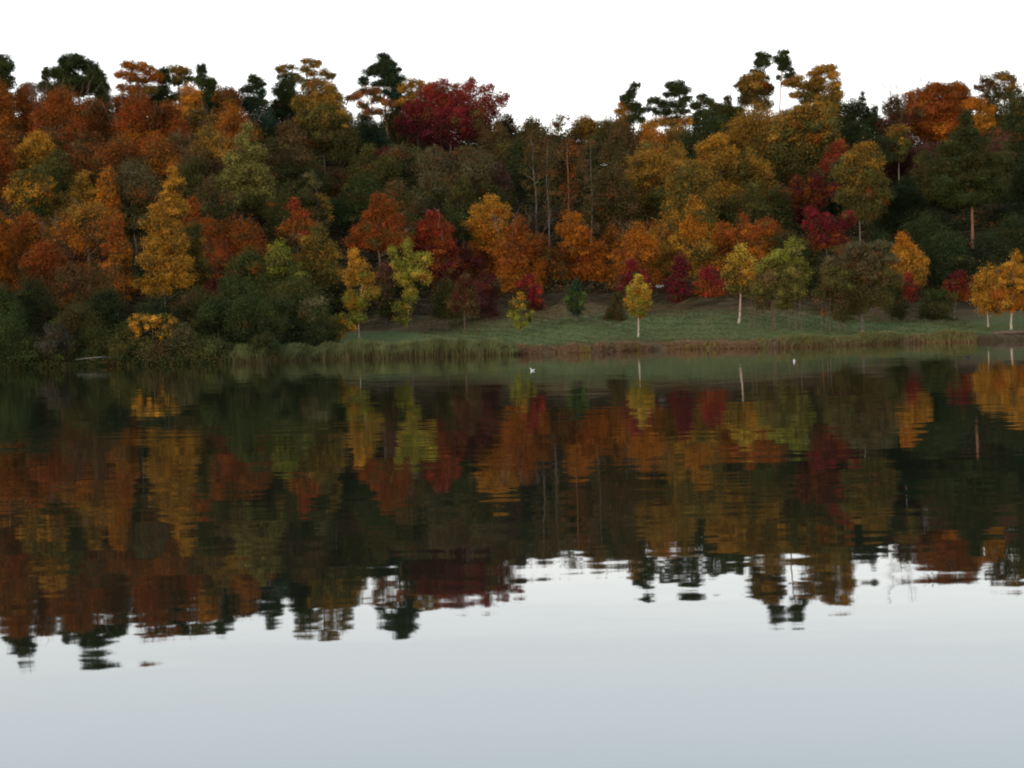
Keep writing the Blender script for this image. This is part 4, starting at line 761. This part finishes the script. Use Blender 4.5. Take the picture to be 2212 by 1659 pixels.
# fallen leaves under the back row
s = span(880, 2230, 12000, 26, 62); P = np.c_[s, ground_z(s[:, 0], s[:, 1]) + .05]
lc = np.where(RNG.uniform(size=(len(s), 1)) < .6, np.array([C['rust']]), np.array([C['brown']])) * RNG.uniform(.5, 1.1, (len(s), 1))
V, Q, cv = leaves(P, np.tile([0, 0, 1.], (len(s), 1)) + RNG.normal(size=(len(s), 3)) * .3, np.full(len(s), .22), lc)
tag(mesh_np('fallen_leaves', V, Q, LEAF, None, cv), 'rusty fallen leaves carpeting the ground under the back row of trees', 'leaves', None, 'stuff')

# ------------------------------------------------------------------ small things
def plain(name, c, rough=.8):
    m, t, o = mat(name); b = t.nodes.new('ShaderNodeBsdfPrincipled'); tc = t.nodes.new('ShaderNodeTexCoord')
    n = noise(t, tc.outputs['Object'], 9.0, 4); c = np.array(c)
    r = ramp(t, n.outputs[0], [(.3, tuple(c * .8)), (.7, tuple(np.minimum(c * 1.1, .95)))]); t.links.new(r.outputs[0], b.inputs['Base Color'])
    b.inputs['Roughness'].default_value = rough; t.links.new(b.outputs[0], o.inputs[0]); return m
FE_W = plain('white_feathers', (.8, .8, .8)); FE_G = plain('grey_feathers', (.42, .45, .5)); FE_D = plain('dark_feathers', (.02, .025, .03)); BEAK = plain('beak', (.35, .12, .04), .5)
STONE = plain('pale_stone', (.2, .2, .19)); DEADW = plain('bleached_wood', (.2, .19, .17)); EARTH = plain('dark_earth', (.07, .045, .03))

def loft(secs, name, m, parent, seg=14):
    """closed lofted surface through (x, z, half width, half height) sections along x"""
    V = []; 
    for (x, z, hw, hh) in secs:
        for k in range(seg):
            a = 2 * math.pi * k / seg; V.append((x, math.cos(a) * hw, z + math.sin(a) * hh))
    Q = [(i * seg + k, i * seg + (k + 1) % seg, (i + 1) * seg + (k + 1) % seg, (i + 1) * seg + k) for i in range(len(secs) - 1) for k in range(seg)]
    return mesh_np(name, np.array(V), np.array(Q), m, parent, smooth=True)
def bird(kind, xy, label, cat, size, heading, body_m, wing_m, head_m, tail_up):
    wx, wy = water_hit(*xy); r = empty(kind, (wx, wy, 0)); r.rotation_euler = (0, 0, heading); r.scale = (size,) * 3; tag(r, label, cat)
    # faces -x : breast, deep body, raised tail, neck and head in one surface
    loft([(-.20, .05, .001, .001), (-.19, .06, .035, .05), (-.14, .05, .075, .085), (-.04, .05, .095, .09), (.07, .06, .085, .08), (.15, .09, .055, .05), (.20, .11 + tail_up * .5, .03, .022), (.27, .13 + tail_up, .022, .008), (.275, .13 + tail_up, .001, .001)], 'body', body_m, r)
    h = loft([(-.275, .235, .001, .001), (-.268, .235, .02, .022), (-.24, .24, .04, .042), (-.205, .24, .044, .045), (-.17, .225, .036, .04), (-.15, .17, .036, .06), (-.13, .11, .045, .06), (-.08, .07, .03, .03), (-.07, .07, .001, .001)], 'head', head_m, r)
    loft([(-.335, .228, .001, .001), (-.33, .229, .005, .005), (-.30, .233, .009, .009), (-.26, .236, .015, .014), (-.255, .236, .001, .001)], 'beak', BEAK, r, 8)
    for s_ in (-1, 1):
        w_ = loft([(-.12, .09, .001, .001), (-.10, .095, .014, .045), (0, .10, .02, .055), (.10, .115, .016, .045), (.20, .145, .01, .022), (.29, .17, .004, .006), (.30, .17, .001, .001)], 'wing', wing_m, r)
        w_.location = (0, s_ * .078, 0); w_.rotation_euler = (s_ * -.25, 0, s_ * -.1)
    return r
bird('gull', (1150, 801), 'white gull floating with raised tail, nearest to the middle of the lake', 'gull', .75, 0.15, FE_W, FE_G, FE_W, .09)
bird('gull', (1715, 781), 'pale grey gull floating below the broad green olive tree', 'gull', .75, 1.25, FE_W, FE_G, FE_W, .03)
bird('duck', (2089, 772), 'small dark duck with a pale bill side floating near the right edge', 'duck', .85, 0.1, FE_D, FE_D, FE_D, .02)

# pale low stone block at the back of the lawn
p = px(1423, 655, 306); z0 = gz(p.x, 306)
def block(name, L, Wd, H, bev, m, parent=None):
    import bmesh
    bm = bmesh.new(); bmesh.ops.create_cube(bm, size=1)
    for v in bm.verts:
        v.co.x *= L * (1 - .06 * (v.co.z > 0)); v.co.y *= Wd; v.co.z = (v.co.z + .5) * H + (.04 * L * .3 if v.co.x > 0 and v.co.z > 0 else 0)
    bmesh.ops.bevel(bm, geom=bm.edges[:], offset=bev, segments=2, affect='EDGES')
    me = bpy.data.meshes.new(name); bm.to_mesh(me); bm.free(); me.materials.append(m)
    o = bpy.data.objects.new(name, me); SC.collection.objects.link(o)
    if parent: o.parent = parent
    return o
b = block('stone_block', 1.7, .8, .5, .07, STONE); b.location = (p.x, 306, z0 - .05); b.rotation_euler = (0, .02, .12)
tag(b, 'pale grey low stone block in the shade at the back of the lawn', 'stone')

# pale fallen branch above the water in the left thicket
T = Tubes(); a = np.array(px(163, 777, 246.5)); e = np.array(px(220, 771, 246.3)); r = empty('fallen_branch', a); m_ = (a + e) / 2 + [0, 0, .04]
T.add([a - a, (a * .6 + m_ * .4) - a + [0, 0, .0], m_ - a, e - a], [.015, .03, .04, .045], 7)
T.add([m_ - a, m_ - a + [.7, .2, -.35]], [.04, .012], 5); T.add([e - a, e - a + [1.0, 1.6, -.1]], [.045, .05], 7)
T.build('limb', DEADW, r); tag(r, 'pale bleached fallen branch reaching out over the water at the left', 'branch')

# dark root mass and fallen log at the right edge of the shore
a = np.array(px(2142, 730, 243)); r = empty('fallen_log', a); T = Tubes(); az = gz(a[0], 243)
T.add([(0, 0, .25), (1.6, -.2, .32), (3.2, -.1, .26), (4.6, .1, .35)], [.2, .26, .24, .17], 9)
T.add([(3.1, -.1, .3), (3.6, -.4, .75)], [.09, .03], 6); T.add([(1.0, -.1, .35), (.7, -.5, .8)], [.07, .02], 6)
T.build('log', BARK['b'], r); tag(r, 'weathered log lying on the dark bank under the golden birches at the right', 'log')
r.location.z = max(az, .15)
